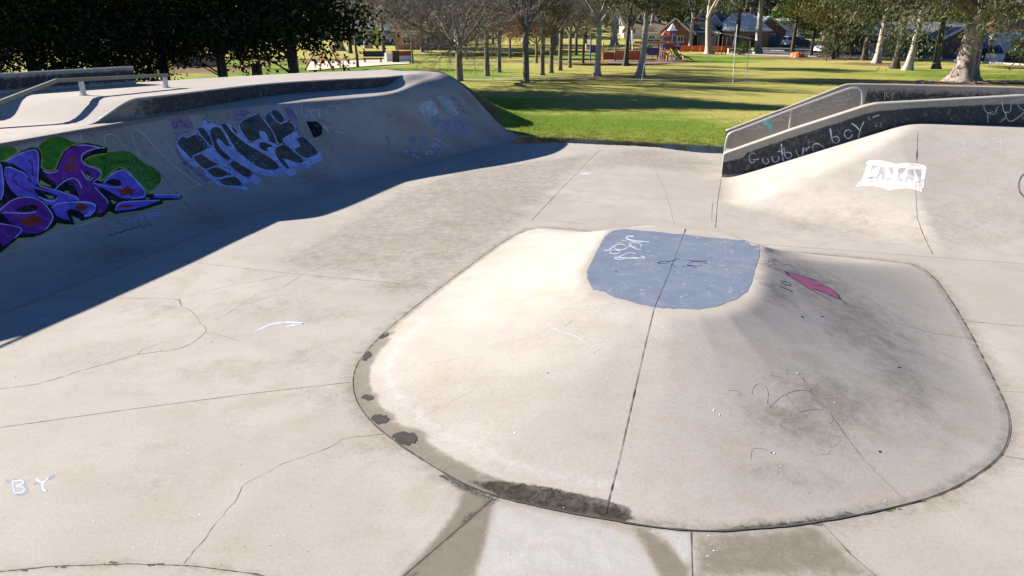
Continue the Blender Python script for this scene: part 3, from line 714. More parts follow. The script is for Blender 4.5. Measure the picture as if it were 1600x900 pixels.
GMAP.update({'green_background': 'purple_graffiti', 'lime_outline': 'purple_graffiti', 'black_shadow': 'purple_graffiti', 'violet_letters': 'purple_graffiti', 'blue_letters': 'purple_graffiti', 'black_counters': 'purple_graffiti', 'lime_gaps': 'purple_graffiti', 'rust_patches': 'purple_graffiti', 'brown_drips': 'purple_graffiti', 'sky_highlights': 'purple_graffiti', 'glow_spots': 'purple_graffiti', 'black_tag': 'purple_graffiti', 'pale_caption': 'caption_graffiti', 'dark_smear': 'caption_graffiti', 'purple_haze': 'grey_graffiti', 'blue_drop_shadow': 'grey_graffiti', 'grey_letters': 'grey_graffiti', 'letter_outlines': 'grey_graffiti', 'letter_hatching': 'grey_graffiti', 'white_outlines': 'outlined_letter', 'white_tag': 'white_tag_graffiti', 'black_block': 'white_tag_graffiti', 'block_scrawl': 'white_tag_graffiti', 'black_flick': 'white_tag_graffiti', 'purple_tag': 'lilac_tag_graffiti', 'lilac_tag': 'lilac_tag_graffiti', 'pale_patches': 'faded_graffiti', 'faded_panel': 'faded_graffiti', 'panel_lines': 'faded_graffiti', 'dark_scribble': 'faded_graffiti', 'chalky_lettering': 'ledge_lettering', 'white_scrawl': 'ledge_lettering', 'chalk_tag': 'chalk_tag', 'turquoise_arrow': 'chalk_tag', 'black_lettering': 'chalk_tag', 'pale_strokes': 'chalk_tag', 'painted_book': 'painted_book', 'book_pictures': 'painted_book', 'book_lines': 'painted_book', 'pale_marks': 'bank_mark', 'rusty_marks': 'bank_mark', 'black_arc': 'bank_mark', 'small_scuffs': 'bank_mark', 'blue_top_paint': 'blue_top_paint', 'white_pad_tag': 'blue_top_paint', 'rusty_tag': 'blue_top_paint', 'navy_scrawl': 'blue_top_paint', 'pink_shape': 'pink_graffiti', 'dark_outlines': 'pink_graffiti', 'grey_scribble': 'pink_graffiti', 'pencil_marks': 'surface_mark', 'dark_flecks': 'surface_mark', 'rust_streak': 'surface_mark', 'faint_arrow': 'surface_mark', 'wet_blotches': 'surface_mark', 'floor_letters_outline': 'floor_letters', 'floor_letters': 'floor_letters'})
# ------------------------------------------------------------------ graffiti on the shaded bank
a_ = Z(0,200,4.5); b_ = Z(120,200,5.0); c_ = Z(260,150,6.0); d_ = Z(370,150,6.0); k_ = Z(600,130,7.5)
mass = a_([(-10,235),(0,235),(30,240),(90,195),(150,163),(220,138),(262,142),(285,165),(292,210),(285,280),(340,308),(390,298),(415,235),(450,165),(500,128),(560,110),(620,106),(690,118)]) \
     + b_([(180,137),(240,155),(240,197),(150,205),(90,225),(50,258),(62,285),(100,302),(160,315),(192,345),(190,382),(165,412),(200,422),(230,388),(330,312),(380,325),(450,400),(560,520),(600,513),(800,513),(828,540),(800,562),(670,568),(672,592),(520,640),(300,674),(250,650),(200,700),(150,695),(60,722),(35,728),(20,700)]) \
     + a_([(570,660),(562,632),(540,615),(500,618),(528,680),(470,680),(400,670),(370,705),(300,745),(230,768),(130,775),(60,830),(0,882),(-10,885)])
deco('green_background', left, B_BANK, M['p_green'], [a_([(-5,125),(60,122),(110,145),(120,165),(60,215),(-5,240)]), a_([(265,140),(290,108),(350,68),(400,57),(450,70),(500,92),(565,112),(480,130),(430,200),(400,290),(340,308),(285,295),(290,200)]),
     b_([(40,255),(150,203),(270,188),(360,178),(410,182),(450,210),(520,270),(600,310),(650,345),(662,390),(650,430),(600,480),(560,492),(480,420),(380,328),(335,312),(225,398),(190,420),(165,412),(190,382),(190,345),(150,312),(60,290)])], off=.003, wob=.1)
deco('lime_outline', left, B_BANK, M['p_lime'], [], [(mass, 4.2)], off=.0042)
deco('black_shadow', left, B_BANK, M['p_black'], [mass], off=.0052)
deco('violet_letters', left, B_BANK, M['p_violet'], [
     a_([(-6,568),(40,535),(80,510),(130,492),(170,485),(215,488),(260,500),(300,525),(335,560),(378,620),(365,665),(335,705),(290,735),(230,745),(180,742),(130,735),(175,712),(110,690),(60,655),(20,605),(-6,598)]),
     a_([(-6,675),(90,688),(175,715),(110,770),(20,838),(-6,790)]),
     a_([(300,295),(345,312),(400,302),(418,262),(432,215),(465,160),(500,135),(550,122),(620,116),(690,128)]) + b_([(165,142),(150,158),(95,195),(50,212),(33,248),(50,282),(95,300),(150,312),(180,342),(175,378),(128,425),(190,480),(243,560),(247,600),(225,640),(195,662),(160,668),(155,600),(110,580),(60,572)]) + a_([(555,500),(540,440),(510,385),(470,372),(430,385),(395,425),(385,380),(350,360),(320,335)])], off=.0064)
deco('blue_letters', left, B_BANK, M['p_blue'], [
     a_([(42,242),(90,205),(140,180),(200,160),(240,150),(266,165),(275,210),(270,300),(262,395),(235,400),(205,350),(185,315),(150,290),(110,265)]),
     a_([(28,282),(70,275),(120,295),(175,320),(195,360),(250,410),(310,432),(380,440),(460,462),(540,487),(560,508),(500,515),(430,525),(370,545),(330,540),(280,500),(220,482),(170,478),(125,482),(80,440),(45,385),(30,330)]),
     a_([(-6,250),(12,262),(28,440),(10,500),(-6,505)]),
     b_([(130,432),(200,432),(245,385),(300,345),(355,326),(400,350),(450,402),(500,455),(548,517),(530,548),(470,556),(400,555),(345,545),(290,515),(220,480),(160,455)]),
     b_([(298,650),(322,582),(450,573),(655,566),(560,602),(450,632),(370,645)]),
     a_([(362,562),(390,540),(430,530),(540,522),(640,530),(675,552),(660,590),(635,620),(600,630),(580,600),(545,578),(490,570),(465,590),(480,620),(497,652),(440,640),(398,620),(380,590)]),
     b_([(596,520),(800,518),(818,540),(790,556),(690,556),(600,545)])], off=.0064)
deco('black_counters', left, B_BANK, M['p_black'], [a_([(105,582),(160,548),(215,540),(260,550),(262,575),(215,588),(150,590)]), a_([(230,425),(300,440),(410,478),(390,500),(330,500),(270,480)]),
     a_([(395,440),(440,420),(490,425),(515,470),(450,462)]), a_([(585,300),(620,310),(655,350),(620,365)]), a_([(35,250),(80,245),(140,285),(200,340),(200,362),(175,325),(110,292),(40,270)]), a_([(465,600),(490,572),(545,580),(590,610),(560,640),(500,615)]),
     b_([(215,428),(290,395),(335,410),(352,440),(330,458),(250,440)]), b_([(145,465),(200,485),(330,552),(545,550),(560,565),(320,582),(300,600),(245,580),(200,530)]), b_([(602,545),(780,548),(790,558),(690,558),(610,556)])], off=.0074)
deco('lime_gaps', left, B_BANK, M['p_lime'], [a_([(282,365),(365,415),(330,412),(275,395)]), a_([(310,468),(375,480),(380,495),(345,497)]), a_([(445,445),(480,440),(492,465)]), a_([(598,320),(640,345),(620,360)]), b_([(255,565),(310,575),(290,600)]), b_([(550,545),(575,548),(560,560),(530,560)])], off=.0084)
deco('rust_patches', left, B_BANK, M['p_rust'], [rough(a_(ring(515,220,20,22,9)), .6, 1), rough(a_(ring(490,275,34,28,10)), .6, 1), rough(a_(ring(552,270,14,14,7)), .5, 1), rough(a_(ring(572,558,45,26,10)), .7, 1),
     rough(a_([(120,640),(180,632),(215,625),(245,612),(270,640),(310,640),(280,665),(290,690),(240,680),(200,705),(190,680),(140,672),(160,655)]), .6, 1), rough(b_([(300,485),(360,480),(395,450),(420,475),(480,480),(440,500),(450,530),(400,520),(340,535),(345,510)]), .5, 1), rough(b_(ring(45,620,46,24,9)), .6, 1), rough(b_(ring(380,612,60,12,9)), .5, 1)], off=.0084)
deco('brown_drips', left, B_BANK, M['p_violet'], [], [(a_([(200,225),(225,240),(232,340)]), 2.6), (a_([(120,325),(85,340),(90,370),(150,420),(260,465)]), 2.6)], off=.0086)
sw = 1.5
deco('sky_highlights', left, B_BANK, M['p_sky'], [], [(x, sw) for x in [
     a_([(42,236),(90,205),(140,180),(200,160),(240,150),(268,166),(272,260),(260,400),(320,422),(382,436)]), a_([(35,280),(70,275),(120,297),(178,320),(195,355)]), a_([(300,298),(318,310),(350,318),(390,310),(408,295)]),
     a_([(712,138),(660,148),(620,160),(580,182),(568,215),(580,248),(620,270),(690,290),(713,315),(700,350),(655,382)]), a_([(570,300),(590,335),(620,375),(655,350)]), a_([(388,432),(440,382),(500,350),(540,358),(575,422)]), a_([(382,436),(460,460),(540,485),(553,508)]),
     a_([(-5,582),(40,540),(80,510),(130,492),(170,485),(215,488),(260,500),(300,525),(335,560),(376,620),(362,665),(320,715)]), a_([(20,595),(130,600),(220,600),(255,588)]), a_([(-5,672),(90,688),(170,710),(105,775)]),
     a_([(362,562),(390,538),(430,527),(540,520),(640,530),(674,550),(660,590),(625,622)]), a_([(-5,250),(10,262),(28,440),(5,505)]), a_([(410,485),(385,515),(345,518),(270,485)]),
     b_([(210,428),(245,385),(300,345),(360,325),(400,348),(450,400),(500,452),(543,518),(520,542),(430,553)]), b_([(130,432),(200,450),(280,468),(345,458)]), b_([(140,465),(190,515),(243,570),(243,590)]), b_([(298,648),(322,582),(450,573),(650,566)]), b_([(600,520),(700,520),(805,522)]),
     b_([(0,138),(60,132),(120,142),(190,156)]), b_([(0,400),(20,425),(38,470)]), b_([(60,690),(90,680),(110,650)]), b_([(0,575),(60,575),(120,585),(150,605),(140,640)])]], off=.0094)
deco('glow_spots', left, B_BANK, M['p_sky'], [rough(b_(ring(205,155,14,6,8)), .3, 1), rough(b_(ring(70,688,12,8,8)), .3, 1), rough(b_(ring(795,528,10,6,8)), .2, 1)], off=.0102)
# black tag inside the green cloud, read as far as it can be read: KNARLER PEDRO
deco('black_tag', left, B_BANK, M['p_black'], [], [(b_(x), .9) for x in [
     [(190,230),(240,245),(238,256),(205,252)], [(250,262),(222,275),(214,300),(218,330)], [(262,232),(275,262),(262,290)], [(262,270),(300,240)], [(275,262),(300,295)], [(300,292),(305,250),(328,285),(335,240)], [(338,285),(352,240),(368,285)], [(344,268),(366,266)],
     [(375,285),(372,242),(392,250),(378,265),(398,285)], [(402,242),(405,285),(425,280)], [(450,240),(425,245),(432,285),(455,282)], [(430,262),(450,260)], [(462,290),(460,248),(485,255),(468,272),(500,300)], [(500,250),(515,290),(550,315)],
     [(410,320),(412,355)], [(395,318),(432,315),(430,335),(410,338)], [(450,325),(435,330),(440,362),(462,360)], [(437,345),(456,344)], [(475,325),(470,370),(500,365),(505,340),(475,325)], [(520,335),(515,375)], [(520,335),(548,340),(530,358),(560,385)],
     [(570,345),(590,350),(572,385),(600,390)], [(615,355),(650,370),(640,400),(610,390),(615,355)], [(470,360),(490,400),(560,410),(640,395)], [(650,395),(655,415),(610,430),(580,425),(600,438)]]], off=.0075)
# caption in pale blue: heart CAPE// heart
deco('pale_caption', left, B_BANK, M['p_sky'], [], [(b_(x), 1.1) for x in [
     [(248,745),(262,738),(275,750),(285,728),(300,740),(300,765),(360,775),(300,765),(262,760),(248,745)], [(398,700),(365,698),(345,712),(348,735),(395,745)], [(402,745),(418,690),(438,742)], [(408,722),(432,720)], [(452,745),(448,690),(474,688),(478,712),(452,718)],
     [(490,672),(500,722),(530,716)], [(488,672),(520,665)], [(495,696),(522,690)], [(530,655),(570,718)], [(548,650),(598,722)], [(585,668),(605,660),(620,676),(642,656),(660,694),(622,682),(600,690),(585,668)]]], off=.004)
deco('dark_smear', left, B_BANK, M['p_navy'], [], [(b_(x), 1.3) for x in [[(250,830),(290,850),(310,810),(350,820),(380,790),(430,800),(420,770),(470,790),(480,750),(530,790),(540,740),(590,765)]]], off=.0038, wob=.5)
# the thin white letter outlines between the two pieces
deco('white_outlines', left, B_BANK, M['p_line'], [], [(x, .9) for x in [
     b_([(240,195),(222,120),(205,60),(290,40),(345,110),(402,182)]), b_([(500,248),(455,130),(415,22),(490,6),(600,140),(730,265),(900,402)]), c_([(0,212),(110,188),(215,170),(245,235),(275,300)]), c_([(0,430),(100,580),(220,700),(360,822)]), c_([(0,600),(150,720),(320,832)]), c_([(190,870),(320,832),(430,800)]), b_([(30,40),(32,110)]), a_([(40,870),(160,850),(260,775),(400,740),(700,640)])]], off=.0042, wob=.2)
# grey blocky piece with blue drop shadow and purple haze
deco('purple_haze', left, B_BANK, M['p_haze'], [rough(c_([(75,340),(270,305),(150,370),(95,455),(160,600),(330,650),(420,780),(360,830),(220,740),(140,620),(80,480)]), 1, 2), rough(c_([(20,215),(210,178),(270,295),(60,325)]), 1, 2), rough(c_([(610,130),(690,110),(780,150),(700,220),(640,240)]), 1, 2),
     rough(d_([(430,110),(520,120),(570,210),(600,340),(570,380),(500,230)]), 1, 2), rough(c_([(330,200),(370,190),(410,260),(340,280)]), .7, 2), rough(c_([(480,640),(560,620),(600,700),(540,690)]), .7, 2)], off=.0034)
deco('blue_drop_shadow', left, B_BANK, M['p_shadow'], [c_([(135,545),(90,458),(110,395),(155,365),(195,390),(290,330),(265,305),(335,290),(350,215),(385,262),(440,252),(500,285),(490,258),(560,245),(620,285),(680,340),(780,440),(840,445)]) +
     d_([(30,345),(5,255),(200,155),(245,205),(300,150),(350,115),(410,150),(460,220),(490,222),(578,320),(560,345),(580,380),(615,368),(775,520),(812,600),(760,625),(690,650),(640,690),(520,660),(515,680),(565,720),(515,752),(440,735),(400,760),(300,756),(190,725),(165,745),(240,785),(195,835),(110,815),(60,830),(135,885)]) +
     c_([(740,885),(610,865),(480,838),(425,790),(365,750),(355,695),(300,660),(250,665),(180,610)])], off=.0046)
lets = [c_([(105,412),(152,372),(195,398),(292,340),(418,480),(330,525),(292,545),(238,562),(250,612),(170,530),(95,455)]), c_([(238,570),(330,532),(420,612),(505,640),(440,665),(380,690),(352,688),(300,640)]), c_([(365,690),(480,655),(612,738),(480,778),(425,750)]), c_([(465,785),(642,745),(690,790),(722,850),(600,845),(535,838)]),
        c_([(275,305),(345,290),(395,360),(440,420),(440,490),(400,460),(340,390)]), c_([(400,340),(430,290),(470,285),(512,300),(612,475),(560,478),(520,430),(480,395),(468,430),(500,480),(560,540),(617,590),(570,617),(500,560),(450,500),(425,430)]), c_([(575,645),(625,598),(720,655),(832,722),(770,782),(680,730)]),
        c_([(495,262),(555,248),(610,330),(700,410),(780,465)]) + d_([(130,470),(220,520),(300,570),(370,620),(412,675),(350,702),(260,695),(180,660),(100,605),(20,530)]) + c_([(740,600),(660,520),(610,440),(560,350)]), c_([(600,290),(630,280),(680,350),(650,365)]),
        d_([(5,262),(100,205),(205,158),(245,215),(350,350),(382,462),(300,430),(285,375),(258,335),(208,328),(230,400),(125,440),(70,370)]), d_([(200,432),(250,430),(300,442),(355,478),(285,485),(300,530),(240,515),(210,480)]),
        d_([(245,203),(305,155),(400,275),(492,225),(576,320),(430,398),(442,440),(385,462),(352,350)]), d_([(308,150),(350,117),(400,145),(462,222),(398,272)]), d_([(350,490),(442,442),(540,520),(648,605),(595,642),(500,610),(425,580),(510,682),(465,692),(410,630),(360,555)]), d_([(548,402),(615,370),(690,440),(772,520),(755,555),(650,592),(590,560),(520,500),(600,470)])]
deco('grey_letters', left, B_BANK, M['p_grey'], lets, off=.0056)
deco('letter_outlines', left, B_BANK, M['p_sky'], [], [(l, 0.85, True) for l in lets], off=.0098)
hat = []
for l in lets:
    x0, x1 = min(p[0] for p in l), max(p[0] for p in l); y0, y1 = min(p[1] for p in l), max(p[1] for p in l)
    for q in np.arange(x0+1, x1, 3.0):
        for r in np.arange(y0+1, y1, 5.0):
            qx, ry = q+random.uniform(-1,1), r+random.uniform(-1,1)
            if random.random() < .7 and inside(np.array([qx, qx+1.5]), np.array([ry, ry+4.5]), l).all(): hat.append(([(qx, ry), (qx+1.2, ry+4.2)], .45))
deco('letter_hatching', left, B_BANK, M['p_black'], [], hat, off=.0102 - .00025*len(hat)*0)
# white tag and a black block with a skull-like scrawl
q_ = Z(440,140,8.0)
deco('white_tag', left, B_BANK, M['p_line'], [], [(q_(x), w) for x, w in [([(165,255),(200,240),(222,262),(210,298),(172,290),(150,270)],1.3), ([(248,205),(252,280),(275,330),(322,345),(322,300)],1.9), ([(320,228),(360,300),(412,372)],1.9), ([(318,252),(400,262),(500,238),(465,255),(478,360)],2.0), ([(600,190),(560,260),(540,295),(602,322)],1.0), ([(600,200),(690,215),(750,255)],1.0), ([(480,382),(560,395),(600,440)],1.1), ([(520,455),(560,490),(590,540)],1.5), ([(690,500),(700,530),(730,550),(800,530)],1.0)]], off=.004, wob=.35)
deco('black_block', left, B_BANK, M['p_black'], [rough(q_([(305,390),(370,395),(430,395),(470,430),(512,480),(500,560),(455,590),(405,607),(375,540),(350,490)]), .5, 2)], off=.005)
deco('block_scrawl', left, B_BANK, M['p_grey'], [], [(q_(ring(430,460,22,18,8)), .8, True), (q_([(390,500),(410,540),(440,560)]), .8), (q_([(450,500),(480,520)]), .8)], off=.006)
deco('black_flick', left, B_BANK, M['p_navy'], [], [(q_([(470,380),(530,385),(580,420),(620,450)]), .8), (q_([(1310,320),(1350,310),(1360,350)]), .8), (k_([(20,610),(40,660),(60,710)]), .8)], off=.0055)
# TOMY and other faded patches towards the end
deco('purple_tag', left, B_BANK, M['p_haze'], [rough(k_([(235,805),(300,778),(400,778),(430,800),(380,812),(300,818)]), .5, 2)], [], off=.004)
deco('lilac_tag', left, B_BANK, M['p_sky'], [], [(k_([(250,808),(330,795),(420,800)]), 1.0), (k_([(325,822),(360,850),(415,885)]), 1.2), (k_(ring(530,812,42,20,12)), 1.2, True), (k_([(538,722),(600,770),(570,692),(650,745)]), 1.1), (k_([(580,640),(680,700),(655,650)]), 1.1), (k_([(680,700),(770,760)]), 1.1)], off=.0052, wob=.3)
deco('pale_patches', left, B_BANK, M['p_patch'], [k_([(370,242),(470,218),(562,198),(652,345),(560,385),(490,405)]), k_([(625,160),(725,135),(800,240),(880,368),(790,402),(700,280)])], [], off=.0036)
deco('faded_panel', left, B_BANK, M['p_faintblue'], [rough(k_([(545,405),(650,350),(655,440),(600,520),(550,510)]), .6, 2), rough(k_([(650,440),(780,400),(900,380),(1010,460),(1000,560),(900,620),(750,600),(650,560)]), 1, 2), rough(k_([(300,615),(370,615),(370,690),(310,690)]), .5, 2), rough(k_([(420,620),(480,620),(500,690),(430,690)]), .5, 2)], [], off=.0034)
deco('panel_lines', left, B_BANK, M['p_faint'], [], [(k_([(680+i*14,215+i*22),(760+i*12,190+i*22)]), .5) for i in range(8)] + [(k_(x), .7) for x in [[(400,100),(440,95),(430,140),(480,120),(500,60),(540,70),(520,120),(580,115)], [(560,120),(560,180)], [(900,680),(960,700),(1020,680),(1040,700)], [(890,760),(950,775),(1020,800)], [(1040,740),(1100,740),(1160,770)]]], off=.0044, wob=.3)
deco('dark_scribble', left, B_BANK, M['p_navy'], [], [(k_(x), .9) for x in [[(770,150),(810,215),(800,140),(850,220),(840,170),(900,225)], [(860,230),(900,300),(890,240),(950,300),(920,330)], [(900,310),(960,370),(950,310),(990,350)]]] + [(b_(x), .8) for x in [[(65,55),(90,40),(85,62),(120,50),(110,75),(135,45)], [(440,60),(480,40),(500,70),(470,110),(450,90)], [(515,180),(530,200),(545,175)]]] + [(c_(x), .8) for x in [[(65,320),(100,280),(90,250),(130,240)], [(130,225),(150,290),(180,260)], [(370,165),(385,195)]]], off=.0044, wob=.3)
deco('floor_scribble', None, B_G, M['p_navy'], [], [(ring(160,415,4,1.8,10), .6, True)], off=.006); 

# ------------------------------------------------------------------ writing on the ledges and the right bank
e_ = Z(1130,180,5.926); f_ = Z(1320,240,11.43); g_ = Z(1140,120,7.273); h_ = Z(1380,130,6.92)
deco('chalky_lettering', right, B_NL, M['p_padwhite'], [], [(e_(x), w) for x, w in [
     ([(298,360),(275,345),(248,360),(238,400),(248,440),(282,442),(300,412),(275,408)],1.4), ([(300,412),(330,405)],1.0), ([(372,395),(362,415),(375,445),(405,455),(425,430),(410,398)],1.3), ([(452,380),(455,425),(490,440),(522,405),(512,380)],1.4), ([(538,262),(545,340),(556,428)],1.8), ([(500,340),(530,330),(560,350)],1.0),
     ([(562,300),(572,395),(610,402),(642,375),(622,342),(575,345)],1.5), ([(675,322),(685,370),(715,385),(740,355),(742,300)],1.5), ([(765,300),(775,352),(768,318),(802,290)],1.4), ([(835,330),(820,285),(860,255),(900,272),(938,305)],1.5), ([(838,328),(875,325)],1.2),
     ([(990,118),(1000,190),(1015,255),(1060,262),(1082,220),(1050,190),(1008,208)],2.0), (ring(1158,175,38,42,12),1.6), ([(1190,75),(1235,105),(1262,140)],1.6), ([(1302,62),(1270,125),(1250,212)],1.6), ([(1385,22),(1415,5),(1445,2)],1.3), ([(1345,15),(1358,45)],.8), ([(1425,85),(1405,100),(1425,108)],.8), ([(1470,70),(1445,78),(1470,92),(1445,108)],.9)]], off=.004, wob=.55)
deco('white_scrawl', right, B_NL, M['p_padwhite'], [], [(h_(x), w) for x, w in [([(1245,180),(1160,198),(1090,215),(1085,250),(1100,300),(1130,325),(1190,308)],.9), ([(1252,255),(1222,265),(1222,315),(1195,342),(1150,328)],.9), ([(1130,330),(1133,428)],1.0), ([(1280,175),(1290,250),(1300,300),(1328,330),(1330,368),(1290,400),(1258,425)],1.2),
     ([(1330,370),(1350,405),(1390,418),(1450,375),(1500,335),(1523,312)],1.2), ([(1390,180),(1380,250),(1375,318),(1312,312)],1.2), ([(1395,195),(1450,185)],.9), ([(1455,180),(1452,230),(1480,270),(1523,295)],1.0), ([(1523,162),(1455,178)],1.0), ([(1500,350),(1523,395)],.7), ([(235,265),(250,235),(290,245)],.6), ([(310,240),(340,262),(355,240),(385,258)],.6)]], off=.004, wob=.25)
def zig(x0, y0, x1, y1, n, amp):
    random.seed(int(x0*7+y0)); out = []
    for i in range(n):
        t = i/(n-1); out.append((x0+(x1-x0)*t + random.uniform(-6,6), y0+(y1-y0)*t + (amp if i % 2 else -amp)*random.uniform(.5,1)))
    return out
deco('chalk_tag', right, B_FL, M['p_book'], [], [(g_(x), .55) for x in [zig(185,600,380,575,12,26), zig(200,560,340,555,8,12), zig(480,505,625,485,12,26), zig(500,480,590,470,7,14), zig(640,450,790,435,11,22), zig(812,405,950,380,12,26), zig(830,370,905,365,7,12), zig(970,365,1140,330,12,28), zig(1000,325,1090,315,7,12), zig(1175,285,1390,240,14,34), zig(1190,240,1300,225,8,16), zig(1230,320,1320,305,6,12), [(1340,190),(1360,205)], [(1270,180),(1285,190)]]], off=.004)
deco('turquoise_arrow', right, B_FL, M['p_cyan'], [g_([(398,455),(430,430),(520,432),(472,460),(445,500),(492,545),(478,590),(470,635),(450,600),(440,560),(405,548),(368,530),(395,490)])], off=.004, step=3)
deco('black_lettering', right, B_FL, M['p_black'], [], [(h_(x), w) for x, w in [(zig(180,160,400,150,14,26),1.3), (zig(420,140,640,130,14,24),1.3), ([(660,105),(662,170)],1.3), ([(645,110),(672,104)],1.2), (zig(700,150,860,140,10,18),1.2), (ring(760,138,18,12,8),1.0), (zig(880,148,1040,135,10,14),1.1), (zig(1070,140,1170,132,7,8),1.0), (ring(1010,132,18,12,8),1.6)]], off=.004, wob=.3)
deco('pale_strokes', right, B_FL, M['p_line'], [], [(h_(x), .8) for x in [[(15,100),(18,180)], [(35,95),(40,150),(60,150)], [(100,90),(95,170)], [(90,120),(130,115)]]], off=.004)
deco('painted_book', right, B_RB, M['p_book'], [f_([(425,125),(530,120),(640,127),(760,150),(905,188),(1010,172),(1120,166),(1300,182),(1400,205),(1462,237),(1440,400),(1408,600),(1385,625),(1372,680),(1300,660),(1180,622),(1080,620),(930,630),(790,658),(700,615),(600,592),(480,575),(350,572),(250,578),(190,592),(240,525),(300,465),(345,350),(395,185),(370,178)])], off=.004)
deco('book_pictures', right, B_RB, M['p_bookgrey'], [f_([(485,212),(580,215),(600,235),(455,340),(462,280)]), f_([(625,240),(710,240),(735,330),(700,465),(655,465),(655,370),(640,360),(580,455),(545,455),(610,350)]), f_([(755,240),(872,242),(855,350),(830,380)]), f_([(425,420),(535,400),(520,445),(425,455)]), f_([(725,440),(825,415),(815,482),(735,470)]),
     f_([(965,255),(1100,262),(985,395),(1040,470),(1030,495),(920,495)]), f_([(1120,280),(1215,285),(1245,400),(1200,520),(1165,470),(1145,420),(1100,510),(1065,508),(1115,400)]), f_([(1250,278),(1372,285),(1355,450),(1340,525),(1250,522),(1325,470),(1300,420)])], off=.0052, step=3)
deco('book_lines', right, B_RB, M['p_bookgrey'], [], [(f_(x), w) for x, w in [([(510,360),(600,300)],.5), ([(1005,415),(1090,345)],.5), ([(700,300),(745,400)],.5), ([(1215,370),(1250,440)],.5), ([(550,545),(680,560),(780,590),(850,578),(970,572),(1100,590),(1250,610),(1350,645)],.5), ([(720,555),(770,570)],.8), ([(1130,185),(1260,205)],.4), ([(1225,550),(1240,560)],.7)]], off=.0056)
deco('pale_marks', right, B_RB, M['p_padwhite'], [], [(h_(x), w) for x, w in [([(905,625),(870,690),(830,765)],1.2), ([(860,712),(960,722),(1045,738)],1.0), ([(1015,772),(1040,790),(1030,822)],.7), ([(805,632),(855,650)],.7), ([(720,636),(745,640)],1.1), ([(700,680),(730,683)],1.1), ([(750,698),(775,702)],1.2), ([(740,740),(755,745)],.9), ([(1025,575),(1030,595),(1045,602)],.8), ([(1015,645),(1030,652)],.9), ([(1115,605),(1130,632),(1105,680)],1.0), ([(1130,632),(1165,602),(1225,590)],.9), ([(1272,605),(1280,665),(1298,700)],1.2), ([(1370,635),(1398,620)],.9), ([(440,728),(468,732)],.8), ([(570,645),(590,648)],.6)]], off=.004, wob=.25)
deco('rusty_marks', right, B_RB, M['p_tan'], [], [([(1200,279),(1216,276),(1230,272)], .9), ([(1205,281),(1222,279)], .7), ([(1235,266),(1262,259)], .7)], off=.004, wob=.3)
deco('black_arc', right, B_RB, M['p_charcoal'], [], [([(1608,268),(1596,274),(1591,288),(1593,300),(1600,308),(1612,316)], 2.6)], off=.004, wob=.2)
deco('small_scuffs', right, B_RB, M['p_mark'], [], [([(1528,265),(1540,268),(1545,271)], .9), ([(1490,331),(1496,331)], 2.0), ([(1520,332),(1527,332)], 1.8), ([(1562,328),(1566,328)], 1.8), ([(1360,329),(1367,329)], 1.6)], off=.004, wob=.3)
# ------------------------------------------------------------------ paint on the hump
i_ = Z(920,340,6.43); j_ = Z(1180,380,7.5); l_ = Z(1100,560,4.09)
pad = [proj(ew(a_q, 11.40) + Vector((0,0,HT))) for a_q in (-2.46,-1.8,-1.2,-.6,-.16)] + [(1188,378),(1187,400),(1180,420),(1175,440),(1168,455),(1150,468),(1120,479),(1090,483),(1050,482),(1022,480),(990,473),(960,464),(941,455),(926,452),(918,436),(917,425),(928,400),(945,370)]
deco('blue_top_paint', fun, B_FUN, M['p_padblue'], [rough(pad, .7, 4)], off=.0055, step=5)
deco('white_pad_tag', fun, B_FUN, M['p_padwhite'], [], [(i_(x), w) for x, w in [([(450,190),(375,188),(372,208),(415,228),(500,240),(608,245)],1.6), (ring(315,297,62,30,14),1.3), ([(150,330),(210,330),(230,300),(262,285)],1.3), (ring(260,345,58,20,12),1.2), ([(362,322),(400,290),(440,272),(400,262)],1.3), ([(425,250),(500,252),(535,280),(520,300)],1.2), ([(400,285),(450,300),(480,322),(525,325)],1.4), ([(255,405),(335,398),(355,425),(270,418),(255,405)],1.3), ([(300,400),(395,350),(470,362)],1.2), ([(335,408),(460,408),(592,408),(520,388)],1.5)]], off=.0075, wob=.2)
deco('rusty_tag', fun, B_FUN, M['p_tan'], [], [(i_([(275,245),(330,258),(345,225),(380,240)]), .9)], off=.008, wob=.3)
deco('navy_scrawl', fun, B_FUN, M['p_navy'], [], [(i_(x), w) for x, w in [([(688,458),(730,442),(780,440),(830,443),(905,410)],.9), ([(688,458),(740,465),(790,462)],.9), ([(785,450),(830,470),(868,492)],1.0), ([(980,425),(1060,438),(1190,435)],.8), ([(1000,462),(1080,436),(1190,460)],1.0), ([(985,475),(1040,485),(1085,512)],1.1), ([(945,490),(1040,487),(1135,485)],.5), ([(268,540),(285,545)],1.3)]], off=.0085, wob=.4)
pinkp = j_([(343,328),(400,345),(470,370),(540,388),(600,405),(700,445),(800,488),(820,502),(870,525),(920,555),(965,600),(992,655),(940,640),(880,610),(790,570),(700,545),(640,545),(560,480),(480,432),(400,390),(360,362)])
deco('pink_shape', fun, B_FUN, M['p_pink'], [pinkp], off=.004, step=3)
deco('dark_outlines', fun, B_FUN, M['p_navy'], [], [(j_(x), w) for x, w in [([(343,328),(470,368),(600,402),(720,450),(810,490)],.8), ([(820,502),(900,545),(965,600),(992,655),(1060,705)],.8), ([(360,362),(480,432),(560,490),(640,545),(760,600),(905,692)],.7), ([(690,540),(780,565),(880,610),(990,655)],.9), ([(695,488),(750,500),(800,502)],.8), ([(340,330),(400,375)],1.6),
     ([(295,445),(350,448),(400,470),(425,510),(380,490),(320,480),(300,455)],.7), ([(285,505),(330,525),(390,545),(435,580)],.7), ([(352,485),(360,488)],1.2), ([(400,545),(425,565)],.8), ([(600,405),(880,470)],.4)]], off=.0052, wob=.3)
